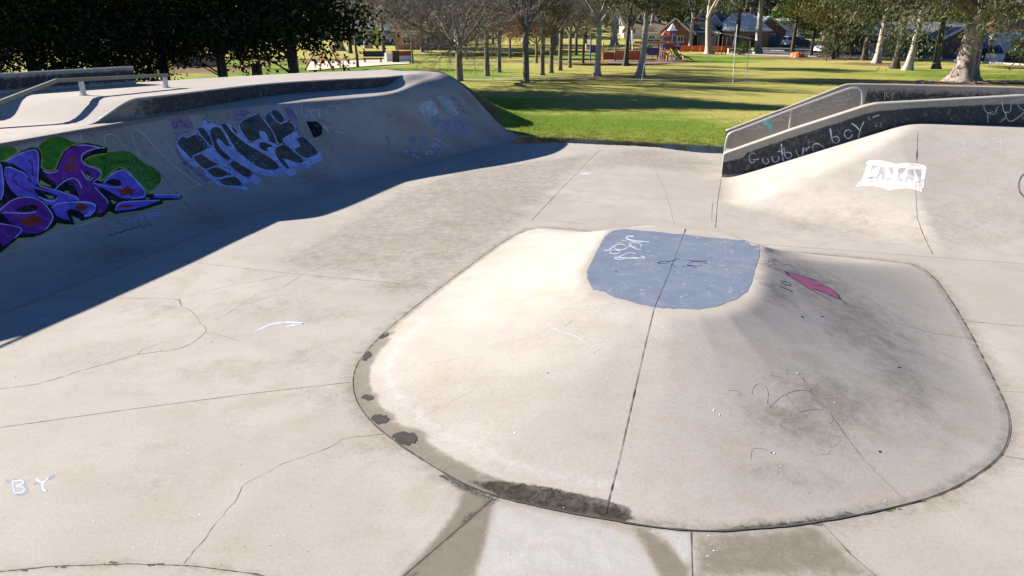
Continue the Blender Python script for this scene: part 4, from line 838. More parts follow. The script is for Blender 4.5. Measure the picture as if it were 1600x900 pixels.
deco('grey_scribble', fun, B_FUN, M['p_charcoal'], [], [(j_(x), .5) for x in [[(80,215),(130,195),(160,240),(150,175),(210,215),(225,165),(240,215),(290,215)], [(100,240),(160,225),(200,205),(230,255)], [(160,290),(150,250),(200,250)], [(200,285),(260,300),(300,310)], [(310,235),(350,255),(390,240)], [(0,222),(100,255),(170,270),(330,350)], [(390,250),(440,285),(505,318)], [(0,0),(1,1)]]], off=.0045, wob=.3)
deco('pencil_marks', fun, B_FUN, M['p_mark'], [], [(l_(x), w) for x, w in [([(305,225),(310,185),(345,155),(390,170),(410,215),(402,290)],.8), ([(412,315),(470,255),(540,215),(610,200),(680,205)],.8), ([(522,228),(565,290),(608,342)],.8), ([(608,342),(700,320),(790,330),(828,385),(800,415)],.9), ([(148,203),(240,208),(210,245),(180,230)],.5), ([(298,640),(300,575),(350,572),(410,590)],.6), ([(690,475),(760,530),(818,578),(870,520)],.5), ([(740,610),(800,612),(805,585)],.5), ([(410,105),(490,120)],.5), ([(480,450),(495,400),(560,355)],.4), ([(470,740),(465,690),(510,680)],.5)]], off=.0045, wob=.3)
deco('dark_flecks', fun, B_FUN, M['p_black'], [l_(ring(1123,596,9,6,8)), l_(ring(430,603,9,3,6,.6)), j_(ring(780,860,22,5,6,.4)), ring(1253,495,2,1,6), ring(856,583,1.5,1,6), ring(1404,574,3.5,.7,6,.3)], off=.005)
deco('rust_streak', fun, B_FUN, M['p_tan'], [], [(l_([(625,120),(640,150),(680,205)]), 1.4), (l_([(830,395),(880,465),(960,570),(1015,635)]), .8), (l_([(1050,670),(1090,700)]), 1.0)], off=.0046, wob=.4)
deco('faint_arrow', fun, B_FUN, M['p_padwhite'], [], [(Z(840,440,7.5)(x), .8) for x in [[(140,555),(240,560)], [(220,565),(330,600),(430,635),(550,700)], [(500,605),(560,695),(455,690)], [(650,835),(700,805),(735,770)], [(560,300),(620,265),(640,280)], [(645,380),(650,400)], [(310,520),(400,455)]]], off=.0044, wob=.3)
deco('light_specks', fun, B_FUN, M['p_book'], [ring(1246,583,2.2,1.2,6), ring(1304,629,2,1.3,6), ring(1115,641,1.5,2.6,6), ring(1124,648,1.2,2.5,6), ring(1209,708,2.4,1.6,6), ring(804,676,2,1.4,6), ring(1220,729,1.5,1,6), ring(1383,783,1.6,1.2,6)] + [ring(random.uniform(700,1480), random.uniform(520,800), random.uniform(.6,1.3), random.uniform(.5,.9), 5) for _ in range(22)], off=.0043)
# dark wet blotches on the gutter
bl = []
for (u, v, rx, ry) in [(593,521,14,8),(567,554,14,10),(574,621,10,4),(594,655,14,8),(632,685,20,11)]:
    bl.append(rough(ring(u, v, rx, ry, 12, .2), 1.6, 2))
M['wet'] = plain('wet_dark', (0.07, 0.062, 0.05), 0.4, var=0.5, sc=6)
deco('wet_blotches', fun, B_FUN, M['wet'], bl, off=.0062, step=4)
# ------------------------------------------------------------------ marks on the floor
m_ = Z(0,680,2.857)
deco('floor_letters_outline', None, B_G, M['p_faintblue'], [], [(m_(x), w) for x, w in [([(25,203),(60,210),(55,262),(110,262),(128,240),(98,228),(118,205),(60,200)],4.5), ([(148,218),(185,208),(245,180)],4.2), ([(185,200),(178,248),(212,246)],4.5)]], off=.0045)
deco('floor_letters', None, B_G, M['p_padwhite'], [], [(m_(x), w) for x, w in [([(55,205),(62,258)],2.8), ([(60,206),(100,200),(108,215),(70,228)],2.6), ([(70,230),(112,230),(106,256),(64,260)],2.6), ([(160,196),(190,216),(215,190)],3.4), ([(190,212),(188,246),(205,246)],4.0)]], off=.0056)

pp = [rough(ring(915,271.5,9,1.3,8), .4, 1)]
random.seed(11)
def spl(cx, cy, sx, sy, n, r0=1.0, r1=2.4):
    for _ in range(n): u, v = random.gauss(cx, sx), random.gauss(cy, sy); r = random.uniform(r0*.35, r1)**1.4*.38+.2; pp.append(ring(u, v, r*1.2, r*.7, 6, random.random()))
spl(225,852,22,5,30); spl(150,822,35,5,14); spl(60,785,10,2,4); spl(310,802,6,3,7); spl(280,859,2,1,3,1.2,2.6); spl(420,840,70,15,18); spl(110,840,60,15,16,.6,1.3); spl(290,700,6,12,3,1.4,2.6); spl(500,855,40,10,12,.8,1.5); spl(475,500,12,5,14,.5,1.2)
spl(1105,850,6,14,6,1.,2.6); spl(1240,870,20,12,12,.6,1.4); spl(1300,800,120,30,8,.5,1.0); spl(300,640,160,60,16,.5,1.0); spl(1487,430,3,9,6,.8,1.6); spl(556,648,6,3,5,.7,1.5); spl(1120,862,4,5,3,1.6,3); spl(1104,868,3,3,2,2,4)
acc = MB()
for i, p in enumerate(pp): poly_decal(acc, B_G, p, .0052 + (i % 9)*.0002, 30)
for pts, w in [([(398,519),(412,511),(430,505),(452,503),(474,505)],2.6), ([(446,511),(460,508),(474,506)],1.8)]: stroke_decal(acc, B_G, pts, w, .0075, wob=.4)
tag(acc.build('white_splatter', M['p_padwhite']), kind='structure')
acc = MB()
for _ in range(90):
    u, v = random.uniform(0,1600), random.uniform(380,900); poly_decal(acc, B_G, ring(u, v, random.uniform(.6,1.5), random.uniform(.4,.9), 5), .0056, 30)
poly_decal(acc, B_G, rough([(1268,821),(1278,811),(1286,819),(1284,822)], .5, 2), .009, 30)
tag(acc.build('dark_specks', M['p_charcoal']), kind='structure')
acc = MB(); poly_decal(acc, B_G, rough([(28,508),(45,497),(62,492),(82,494),(78,502),(55,507),(35,512)], .8, 2), .005, 30); poly_decal(acc, B_G, rough(ring(100,495,6,2,8), .5, 1), .005, 30)
tag(acc.build('pale_floor_patch', M['p_faint']), kind='structure')
flush_deco()
# ------------------------------------------------------------------ rail, back ledge, handrail, water
rail = empty('grind_rail', tuple(at(130,149,2.35)), label='long square metal grind rail on short posts standing on the raised left platform', cat='grind rail')
pa, pb = at(131,149,2.35), at(260,137,2.35)
rk, re = vplane(pa, pb, 88, 126), vplane(pa, pb, 262, 117.5)
dr_ = (re - rk); r0 = vplane(pa, pb, 0, 159.5); rext = r0 + (r0 - rk).normalized()*0.9
mb = MB(); mb.bar(rk - dr_.normalized()*0.01, re, .085, .085); mb.build('rail', M['rail_paint'], rail)
mb = MB(); mb.bar(rext, rk, .085, .085); mb.build('sloped_rail', M['rail_paint'], rail)
for p in (pa, pb):
    t = ((p.x-rk.x)*dr_.x + (p.y-rk.y)*dr_.y)/(dr_.x**2+dr_.y**2); top = rk + dr_*t
    mb = MB(); mb.box((top.x, top.y, (top.z-.045+2.335)/2), (.09, .09, top.z-.045-2.335), math.atan2(dr_.y, dr_.x)); mb.box((p.x, p.y, 2.363), (.16,.16,.012), math.atan2(dr_.y, dr_.x)); mb.build('post', M['steel'], rail)
mb = MB(); pe = rext + (rk-rext)*0.12; mb.box((pe.x, pe.y, (pe.z-.045+1.88)/2), (.09,.09,max(pe.z-.045-1.88,.1)), .8); mb.build('post', M['steel'], rail)
bl0, bl1 = at(213,131,2.35), Vector((-12.9, 18.35, 2.35)); bd = (bl1-bl0).normalized()
bz = vplane(bl0, bl1, 209, 104).z; bz2 = vplane(bl0, bl1, 0, 115.5).z
bled = empty('concrete_ledge', tuple(bl0), label='low concrete grind ledge with a worn black face at the back of the left platform', cat='ledge')
bq = bl0 + bd*9.0; nb = Vector((bd.y, -bd.x, 0)); nb = nb if nb.y > 0 else -nb
def bzz(d): return bz + (bz2-bz)*d/((bl1-bl0).length)
rows = []; dc = []
for k in range(60):
    dd = 9.0*k/59; p = bl0 + bd*dd; zt_ = bzz(dd); zb = 1.85; c = []
    for j in range(7):
        c.append((p.x, p.y, zb+(zt_-zb)*j/6)); h = zt_-c[-1][2]; dc.append((0.75 if 0.10 < h < 0.36 else 0.2, 0, .3))
    q = p + nb*0.35; c += [(q.x, q.y, zt_), (q.x, q.y, zb)]; dc += [(0,.4,0)]*2; rows.append(c)
Vv, Ff2 = gridmesh(rows); k9 = 9
mobj('ledge_body', Vv, [tuple(f) for f in Ff2] + [tuple(range(k9)), tuple(reversed(range(59*k9, 60*k9)))], M['ledge'], bled, False, np.array(dc))
mb = MB(); mb.tube([(bl0 + bd*9.0*k/9 + Vector((0,0,0))).xy.to_3d() + Vector((0,0,bzz(9.0*k/9))) for k in range(10)], .02, 6); mb.build('steel_edge', M['edge_steel'], bled, True)

hp0, hp1 = fp(-0.4, 0.9, 0), fp(6, 0.9, 0)
def H(u, v): return vplane(hp0, hp1, u, v)
hand = empty('handrail', tuple(H(1133,236).xy.to_3d()), label='tubular galvanised handrail sloping down the stair between the two right ledges', cat='handrail')
pts = [H(1132,238), H(1134,222), H(1137,211.5), H(1142,207), H(1160,200.5), H(1240,169.5), H(1320,140), H(1333,136.5), H(1341,137), H(1346,141), H(1347.5,150), H(1346,168)]
pts = [pts[0].xy.to_3d() + Vector((0,0,0.0))] + pts + [pts[-1].xy.to_3d() + Vector((0,0,1.6))]
pts = smooth_poly(pts, False, 1)
mb = MB(); mb.tube(pts, .03, 8); mb.build('pipe', M['steel'], hand, True)
pm = H(1237,170.5); mb = MB(); mb.tube([pm, pm.xy.to_3d() + Vector((0,0,.5))], .027, 8); mb.build('post', M['steel'], hand, True)

m, nt, bs = newmat('puddle_water'); bs.inputs['Base Color'].default_value = (0.02, 0.022, 0.02, 1); bs.inputs['Roughness'].default_value = 0.03; bs.inputs['IOR'].default_value = 1.33
bump(nt, bs, noise(nt, geo_pos(nt), 5, 3, 0.5), 0.35, 0.02); M['water'] = m
acc = MB(); w_ = [(792,219),(806,214),(840,213),(880,214.5),(960,216),(1040,220),(1100,225),(1132,229),(1130,240),(1090,238.5),(1062,235),(1030,230.5),(990,228),(930,225.5),(885,223.5),(862,222.5),(848,223),(830,224),(805,225)]
poly_decal(acc, B_G, rough(w_, .12, 2), .007, 4); o = acc.build('puddle', M['water']); tag(o, kind='structure')

# ------------------------------------------------------------------ terrain
m, nt, bs = newmat('park_ground'); P = geo_pos(nt)
at_ = N(nt, 'ShaderNodeAttribute'); at_.attribute_name = 'dirt'; sx = N(nt, 'ShaderNodeSeparateColor'); nt.links.new(at_.outputs['Color'], sx.inputs[0])
n1 = noise(nt, P, .22, 6, .62, .6); n2 = noise(nt, P, 1.7, 6, .68, .5); n3 = noise(nt, P, 14, 5, .75); n4 = noise(nt, P, 60, 3, .75)
mp = N(nt, 'ShaderNodeMapping'); mp.inputs['Scale'].default_value = (.25, 1.3, 1); nt.links.new(P, mp.inputs['Vector']); n5 = noise(nt, mp.outputs[0], .8, 5, .6)
dry = math_(nt, 'ADD', math_(nt, 'MULTIPLY', n1, .5), math_(nt, 'MULTIPLY', n5, .6)); dry = math_(nt, 'ADD', dry, math_(nt, 'MULTIPLY', n2, .35))
dry = math_(nt, 'SUBTRACT', dry, math_(nt, 'MULTIPLY', sx.outputs[1], .55))
c = mixc(nt, ramp(nt, dry, .34, .72), (.135, .25, .022), (.44, .41, .115))
c = mixc(nt, math_(nt, 'MULTIPLY', ramp(nt, dry, .74, 1.0), .55), c, (.46, .38, .18))
c = mixc(nt, 1.0, c, mixc(nt, n3, (.55,)*3, (1.4,)*3), 'MULTIPLY'); c = mixc(nt, 1.0, c, mixc(nt, n4, (.7,)*3, (1.3,)*3), 'MULTIPLY')
soilc = mixc(nt, n3, (.15, .085, .045), (.30, .20, .12))
g = math_(nt, 'ADD', sx.outputs[0], math_(nt, 'MULTIPLY', math_(nt, 'SUBTRACT', n2, .5), 1.2))
c = mixc(nt, math_(nt, 'MULTIPLY', ramp(nt, g, .45, .75), ramp(nt, sx.outputs[0], .02, .15)), c, soilc)
nt.links.new(c, bs.inputs['Base Color']); bs.inputs['Roughness'].default_value = .95; bs.inputs['Specular IOR Level'].default_value = .1
bump(nt, bs, math_(nt, 'ADD', n3, n4), .8, .05); M['ground'] = m
xt = np.unique(np.concatenate([np.arange(-320,-30,12), np.arange(-30,50,.45), np.arange(50,330,9)])); yt = np.unique(np.concatenate([np.arange(-30,20,3), np.arange(20,60,.35), np.arange(60,130,1.6), np.arange(130,640,14)]))
X, Y = np.meshgrid(xt, yt)
def zground(X, Y):
    X = np.asarray(X, float); Y = np.asarray(Y, float)
    e = np.where(X > 0, 26.9-.36*X, 26.9); inside_ = (X < 24)
    z = np.where(inside_, np.clip((Y-e)/.35, -1.3, 1)*.05, .05*np.clip((Y-18)/3,-1,1))
    z = np.where((Y-e > 0) | ~inside_, z + .03*np.sin(X*.6)*np.sin(Y*.45)*np.clip((Y-e)/6, 0, 1), z)
    z = z + 2.2*np.exp(-(((X+3.6)/2.6)**2 + ((Y-30.5)/2.6)**2)) * np.clip((Y - 27.15)/1.4, 0, 1)
    z = z + 1.2*np.exp(-(((X+16)/5)**2 + ((Y-27.5)/4)**2))*np.clip((Y-24)/2,0,1)
    h = np.clip(Y-165, 0, 400); z = z + h*.085*(1+.25*np.sin(X*.012+1)) 
    return z
Zt = zground(X, Y); At = np.zeros(X.shape + (3,))
def blob(x, y, rx, ry, k, ch): At[..., ch] = np.maximum(At[..., ch], k*np.clip(1.35-np.hypot((X-x)/rx, (Y-y)/ry), 0, 1))
blob(-2.0, 29.0, 1.7, 1.9, 1.3, 0); blob(-4, 30.5, 2.2, 1.6, .8, 0)
blob(3, 30, 7, 4, .7, 1); blob(-2, 36, 5, 6, .8, 1); blob(9, 27, 8, 3, .45, 1); blob(-14, 62, 16, 12, .75, 1); blob(-25, 80, 20, 10, .6, 1); blob(-3, 58, 6, 8, .45, 1)
for (u, v, rx, ry, k) in [(1500,131,7,3,1.),(932,122,4,3,.75),(1000,122,3,2.5,.6),(718,130,2.5,2,.5),(822,131,1.5,1.5,.4),(1108,86,5,4,.8),(1185,87,6,4,.8),(1268,91,9,6,.95),(1370,101,7,5,.8),(960,100,10,6,.85),(1020,97,9,5,.9),(800,97,14,6,.65),(640,95,8,5,.6),(1300,93,10,5,.9),(1220,93,10,4,.6),(1560,131,9,1.3,.7),(1250,131,3,.6,.5),(520,95,14,8,.8),(300,110,9,7,.9),(1100,131,14,.8,.35)]:
    q = at(u, v); blob(q.x, q.y, rx, ry, k, 0)
ee = np.where(X > 0, 26.9-.36*X, 26.9); At[..., 0] = np.maximum(At[..., 0], np.where((X > 2.5) & (X < 16), .62*np.clip(1.3-abs(Y-ee-.1)/.45, 0, 1), 0))
for (u, v, rx, ry, k) in [(1080,96,8,5,.8),(1150,92,8,5,.8),(860,88,20,8,.6),(1500,118,14,8,.5),(1000,128,16,4,.2)]:
    q = at(u, v); blob(q.x, q.y, rx, ry, k, 1)
Vg, Fg = np.stack([X, Y, Zt], -1).reshape(-1, 3), None
ny_, nx_ = X.shape; idx = np.arange(nx_*ny_).reshape(ny_, nx_); Fg = np.stack([idx[:-1,:-1], idx[:-1,1:], idx[1:,1:], idx[1:,:-1]], -1).reshape(-1, 4)
tag(mobj('ground', Vg, Fg, M['ground'], None, True, At.reshape(-1, 3)), kind='structure')

# grass blades standing along the edge of the concrete and thinning into the lawn
def blades(n, xr, yf, hmin, hmax, name, mat):
    x = RNG.uniform(xr[0], xr[1], n); e = np.where(x > 0, 26.9-.36*x, 26.9); y = e + yf(n)
    cl = np.sin(x*7.1+np.sin(y*5.3)*2)*np.sin(y*6.3+x*2.2); keep = RNG.uniform(-1, 1, n) < cl*.6+.5
    bare = np.hypot((x+2.0)/2.0, (y-28.9)/2.2) > 1.0 + RNG.uniform(-.15, .5, n)
    keep &= bare; x, y = x[keep], y[keep]; n = len(x); z = zground(x, y) - .01
    h = RNG.uniform(hmin, hmax, n)*(1+.5*cl[keep]); a_ = RNG.uniform(0, 6.283, n); w = RNG.uniform(.006, .013, n); ln = RNG.uniform(.1, .9, n)*h; b2 = RNG.uniform(0, 6.283, n)
    p0 = np.stack([x-np.cos(a_)*w, y-np.sin(a_)*w, z], -1); p1 = np.stack([x+np.cos(a_)*w, y+np.sin(a_)*w, z], -1); p2 = np.stack([x+np.cos(b2)*ln, y+np.sin(b2)*ln, z+h], -1)
    V = np.stack([p0, p1, p2], 1).reshape(-1, 3); F = np.arange(3*n).reshape(n, 3); return mobj(name, V, F, mat)
M['blade'] = leafmat('grass_blade', (.15, .28, .018), (.34, .37, .07), (.50, .45, .19), .35)
o = blades(130000, (-3.5, 15), lambda n: -.02 + np.abs(RNG.exponential(2.6, n)), .025, .065, 'grass', M['blade']); tag(o, 'short green and yellow lawn grass growing up to the edge of the concrete', 'grass', kind='stuff')
# small stones and leaf litter along the waterline
mb = MB()
for _ in range(340):
    x = random.uniform(-.3, 8); y = y_edge(x) + random.gauss(.08, .22); r = random.uniform(.012, .04); z = float(zground(x, y)); k = random.random()*6
    mb.add([(x+r*math.cos(k+j*1.57)*random.uniform(.6,1.3), y+r*math.sin(k+j*1.57)*random.uniform(.6,1.3), z) for j in range(4)] + [(x, y, z+r*.8)], [(0,1,4),(1,2,4),(2,3,4),(3,0,4)])
o = mb.build('leaf_litter', plain('litter', (.38,.32,.24), .9, var=.5, sc=5)); tag(o, 'scattered pale leaves and crumbs of stone along the puddle edge', 'litter', kind='stuff')

# ------------------------------------------------------------------ path, road, kerbs
M['asphalt'] = plain('asphalt', (.13, .13, .135), .9, var=.2, sc=2); M['kerb'] = plain('kerb', (.45,.43,.39), .85, var=.12, sc=3); M['pathc'] = plain('path_concrete', (.33,.30,.26), .9, var=.2, sc=2)
def strip(name, A_, B_, mat, z, n=40):
    a = resample(A_, n); b = resample(B_, n); V = []; F = []
    for i in range(n): V += [(a[i].x, a[i].y, z), (b[i].x, b[i].y, z)]
    for i in range(n-1): F.append((2*i, 2*i+2, 2*i+3, 2*i+1))
    o = mobj(name, V, F, mat); return tag(o, kind='structure')
near = G([(1135,85.5),(1280,90),(1400,92.5),(1480,95.5),(1600,103)]); near.append(near[-1] + (near[-1]-near[-2])*1.5)
far = G([(1150,78.5),(1290,83),(1400,86),(1480,89),(1600,95)]); far.append(far[-1] + (far[-1]-far[-2])*1.5)
road = strip('road', near, far, M['asphalt'], .105)
strip('side_road', G([(1185,80),(1190,76.5),(1230,74)]), G([(1262,82.5),(1268,79),(1290,76)]), M['asphalt'], .100, 12)
def kerb(name, L):
    mb = MB(); L = resample(L, 30)
    for p, q in zip(L, L[1:]): mb.bar(Vector((p.x,p.y,.13)), Vector((q.x,q.y,.13)), .28, .16)
    tag(mb.build(name, M['kerb']), kind='structure')
kerb('kerb', near); kerb('kerb', [p + Vector((.3,.5,0)) for p in far])
strip('footpath', [p + Vector((0.5,1.6,0)) for p in far], [p + Vector((1,3.0,0)) for p in far], M['kerb'], .11)
strip('park_path', G([(690,127.5),(800,127),(930,126.5),(1050,127.5),(1150,129),(1300,130.8),(1650,131.5)]), G([(690,126.2),(800,125.6),(930,125.4),(1050,126.5),(1150,128),(1300,129.9),(1650,130.6)]), M['pathc'], .095)
strip('verge', [p + Vector((1,3.1,0)) for p in far], [p + Vector((3,9,0)) for p in far], M['ground'], .10)
strip('sand_pit', G([(480,112),(600,103),(640,101)]), G([(480,98),(590,95),(640,93)]), plain('sand',(.62,.55,.44),.95,var=.1), .11, 12)
strip('running_track', G([(720,86),(800,88),(900,82),(1000,77)]), G([(720,84.5),(800,86.5),(900,80.8),(1000,76)]), plain('red_track',(.22,.06,.04),.95), .11, 20)
strip('bark_chips', G([(950,101),(1000,103),(1075,98)]), G([(950,93),(1000,92),(1070,90)]), plain('chips',(.22,.15,.11),.95,var=.4,sc=1), .11, 14)

# ------------------------------------------------------------------ trees
class Tree:
    def __init__(s, seed): s.r = random.Random(seed); s.limb = MB(); s.tw = MB(); s.tips = []
    def rdir(s, d, ang):
        o = d.orthogonal().normalized(); o.rotate(__import__('mathutils').Quaternion(d, s.r.uniform(0, 6.283)))
        return (d*math.cos(ang) + o*math.sin(ang)).normalized()
    def grow(s, p, d, L, r, lev, mx, prm):
        nseg = 4 if lev < 2 else (3 if lev < mx else 2); P = [p]; R = [r]; q = p; dd = d
        for i in range(nseg):
            dd = (dd + Vector((s.r.gauss(0,1), s.r.gauss(0,1), s.r.gauss(0,1)))*prm['wig'] + Vector((0,0,prm['up'][min(lev, len(prm['up'])-1)]))).normalized()
            q = q + dd*L/nseg; P.append(q); R.append(r*(1-(i+1)/nseg*(1-prm['taper'])))
        (s.limb if lev < prm.get('split', 3) else s.tw).tube(P, R, 7 if lev == 0 else (5 if lev < 3 else 3), cap=False)
        if lev >= mx: s.tips.append((q, dd)); return
        n = prm['n'][lev]
        for k in range(n):
            t = prm['t0'][lev] + (1-prm['t0'][lev])*(k+s.r.random()*.8)/n; t = min(t, .999); i = min(int(t*nseg), nseg-1); f = t*nseg-i
            b = P[i].lerp(P[i+1], f); tdir = (P[i+1]-P[i]).normalized(); rr = (R[i]*(1-f)+R[i+1]*f)
            s.grow(b, s.rdir(tdir, prm['ang'][lev]*s.r.uniform(.7,1.25)), L*prm['len'][lev]*s.r.uniform(.7,1.2)*(1.15-.45*t), max(rr*prm['rad'][lev], prm.get('rmin', .006)), lev+1, mx, prm)
        s.tips.append((q, dd))
def leaves(centers, n_per, spread, L, W, seed, droop=.7, flat=1.0, shape=None):
    g = np.random.default_rng(seed); C = np.repeat(np.asarray(centers), n_per, 0); n = len(C)
    off = g.normal(0, 1, (n, 3))*np.array([spread, spread, spread*flat]); C = C + off
    d = g.normal(0, 1, (n, 3)); d[:, 2] = d[:, 2]*.6 - droop*1.6; d /= np.linalg.norm(d, axis=1)[:, None]
    s = np.cross(d, g.normal(0, 1, (n, 3))); s /= np.linalg.norm(s, axis=1)[:, None]; l = g.uniform(.6, 1.3, (n, 1))*L; w = g.uniform(.6, 1.3, (n, 1))*W
    V = np.stack([C, C+d*l*.45+s*w*.5, C+d*l, C+d*l*.45-s*w*.5], 1).reshape(-1, 3); return V, np.arange(4*n).reshape(n, 4)
M['bark_grey'] = barkmat('bark_grey', (.10,.085,.07), (.20,.17,.14), 4, .2); M['bark_gum'] = barkmat('bark_gum', (.38,.345,.30), (.13,.11,.09), 1.6, .3, .45, .72)
M['bark_dark'] = barkmat('bark_dark', (.035,.028,.022), (.10,.08,.06), 3, .2); M['twig'] = barkmat('twig', (.17,.145,.12), (.27,.235,.20), 2, 1)
M['twig_light'] = barkmat('twig_light', (.21,.19,.165), (.33,.30,.265), 2, 1)
M['leaf_gum'] = leafmat('leaf_gum', (.045,.065,.022), (.10,.115,.045), (.17,.18,.11), .18); M['leaf_dark'] = leafmat('leaf_dark', (.008,.013,.005), (.024,.034,.011), (.075,.085,.03), .10)
M['leaf_pine'] = leafmat('leaf_pine', (.03,.075,.010), (.07,.14,.015), (.11,.18,.02), .15); M['leaf_olive'] = leafmat('leaf_olive', (.075,.075,.02), (.13,.125,.035), (.24,.21,.09), .2)
M['leaf_rust'] = leafmat('leaf_rust', (.22,.085,.04), (.30,.14,.07), (.36,.20,.10), .2); M['leaf_yellow'] = leafmat('leaf_yellow', (.35,.30,.01), (.50,.40,.01), (.12,.14,.02), .3)
M['leaf_bush'] = leafmat('leaf_bush', (.03,.06,.012), (.06,.11,.02), (.10,.15,.03), .15); M['leaf_red'] = leafmat('leaf_red', (.16,.05,.025), (.26,.10,.05), (.30,.18,.08), .2)
far_away = Vector((0, 0, -500))

def make_bare(name, seed, trunk_h, r, prm, mx, mat=None, twm=None, leaf=None, lean=(0,0,1)):
    t = Tree(seed); root = empty(name); d = Vector(lean).normalized()
    base = Vector((0,0,-.05)); P = [base, base+d*trunk_h*.08, base+d*trunk_h*.35, base+d*trunk_h*.7 + Vector((t.r.gauss(0,.04), 0, 0)), base+d*trunk_h]
    tm = MB(); tm.tube(P, [r*1.55, r*1.12, r*.98, r*.92, r*.95], 10, cap=False)
    tm.build('trunk', mat or M['bark_grey'], root, True, False)
    top = P[-1]
    for k in range(prm['limbs']):
        a = 6.283*(k+t.r.random()*.5)/prm['limbs']; el = prm['limb_el']*t.r.uniform(.75, 1.3) if k else 1.35
        dd = Vector((math.cos(a)*math.cos(el), math.sin(a)*math.cos(el), math.sin(el)))
        t.grow(top - Vector((0,0,t.r.uniform(0,.25)*trunk_h*.4 if k else 0)), dd, prm['L']*t.r.uniform(.8,1.15), r*prm['limb_r']*t.r.uniform(.8,1.1), 0, mx, prm)
    lb = t.limb.build('limbs', mat or M['bark_grey'], root, True, False); t.tw.build('twigs', twm or M['twig'], root, False, False)
    if leaf: V, F = leaves([tuple(p[0]) for p in t.tips if t.r.random() < .5], 3, .25, .16, .10, seed, .3); mobj('foliage', V, F, leaf, root, world=False)
    return root
def put(o, u, v, rz=0.0, sc=1.0, label=None, group=None, cat='tree', z=0.0):
    p = at(u, v); o.location = (p.x, p.y, float(zground(p.x, p.y))-.03+z); o.rotation_euler = (0, 0, rz); o.scale = (sc,)*3
    return tag(o, label, cat, group)
bare_prm = dict(limbs=7, limb_el=.62, L=4.2, limb_r=.5, wig=.13, up=[.05,.05,.03,.02,0], taper=.35, n=[6,6,5,4], t0=[.2,.15,.15,.15], ang=[.75,.7,.7,.7], len=[.62,.58,.55,.5], rad=[.6,.6,.6,.6], rmin=.010, split=2)
spread = dict(bare_prm, limbs=10, n=[7,7,6,4], up=[.09,.06,.03,.02,0], limb_el=.50, L=5.2, limb_r=.42)
big = make_bare('bare_tree', 3, 2.35, .27, spread, 4)
put(big, 718, 128, .4, 1.0, 'wide spreading leafless tree with a short thick trunk beside the end of the quarter pipe'); tag(big, group='bare park trees')
b1 = make_bare('bare_tree', 5, 3.2, .19, dict(bare_prm, limb_el=.9, L=3.6), 4)
b2 = make_bare('bare_tree', 9, 3.6, .20, dict(bare_prm, limb_el=.8, L=3.3, limbs=6), 4)
b3 = make_bare('bare_tree', 14, 2.2, .15, dict(bare_prm, limb_el=.75, L=2.6, limbs=6), 4, leaf=M['leaf_rust'])
b4 = make_bare('bare_tree', 21, 1.5, .07, dict(bare_prm, limb_el=.8, L=1.7, limbs=5, n=[5,5,4,3]), 3, twm=M['twig_light'])
BT = [(b1,822,130,.3,1.15,'tall leafless tree with a forked trunk, nearest in the middle of the lawn'),(b2,761,119,1.,1.05,'leafless tree with a dark straight trunk, first to the right of the wide spreading tree'),(b1,780,114,2.,.95,'slim leafless tree just right of and behind the first straight dark trunk'),(b2,847,119,2.2,.95,'leafless tree close behind the tall forked one, on its right side'),
      (b1,861,115,3.,1.0,'leafless tree, second to the right of the tall forked tree in the avenue'),(b2,875,111,4.,1.0,'leafless tree, third to the right of the tall forked tree in the avenue'),(b1,890,106.5,5.,.95,'leafless tree, fourth in the avenue and next left of the white-barked gum'),(b4,911,100,.5,2.0,'leafless leaning tree with two stems, just left of the white gum and behind the avenue'),
      (b3,838,99,1.,1.0,'small tree still holding rust brown leaves, far behind the avenue'),(b3,797,91,2.,1.05,'small tree holding rust brown leaves on a pale trunk, left of the tall forked tree'),(b4,729,94,2.,1.3,'thin leafless young tree far behind the wide spreading tree'),(b4,645,100,3.,1.5,'thin leafless young tree beside the low red wall'),(b4,622,96,1.,1.2,'slender leafless young tree behind the low white wall'),
      (b4,559,106,4.,2.0,'small leafless tree beside the sand pit and the dark evergreens'),(b2,600,88,1.5,1.2,'large pale leafless tree far behind the sand pit'),(b1,660,82,2.5,1.3,'grey leafless tree far behind the wide spreading one'),(b2,700,78,.5,1.3,'grey leafless tree farthest back left of the avenue'),(b1,900,86,.1,1.1,'grey leafless tree far behind the avenue by the red track'),(b2,745,80,3.3,1.2,'grey leafless tree behind the red track left of the avenue'),(b1,985,78,2.0,1.2,'leafless tree behind the playground'),(b2,866,79,4.4,1.2,'grey leafless tree farthest back behind the avenue')]
used = set()
def inst(o, *a, **k):
    c = o if id(o) not in used else copy_tree(o); used.add(id(o)); put(c, *a, **k); return c
for (o, u, v, rz, sc, lb) in BT: inst(o, u, v, rz, sc, label=lb, group='bare park trees')

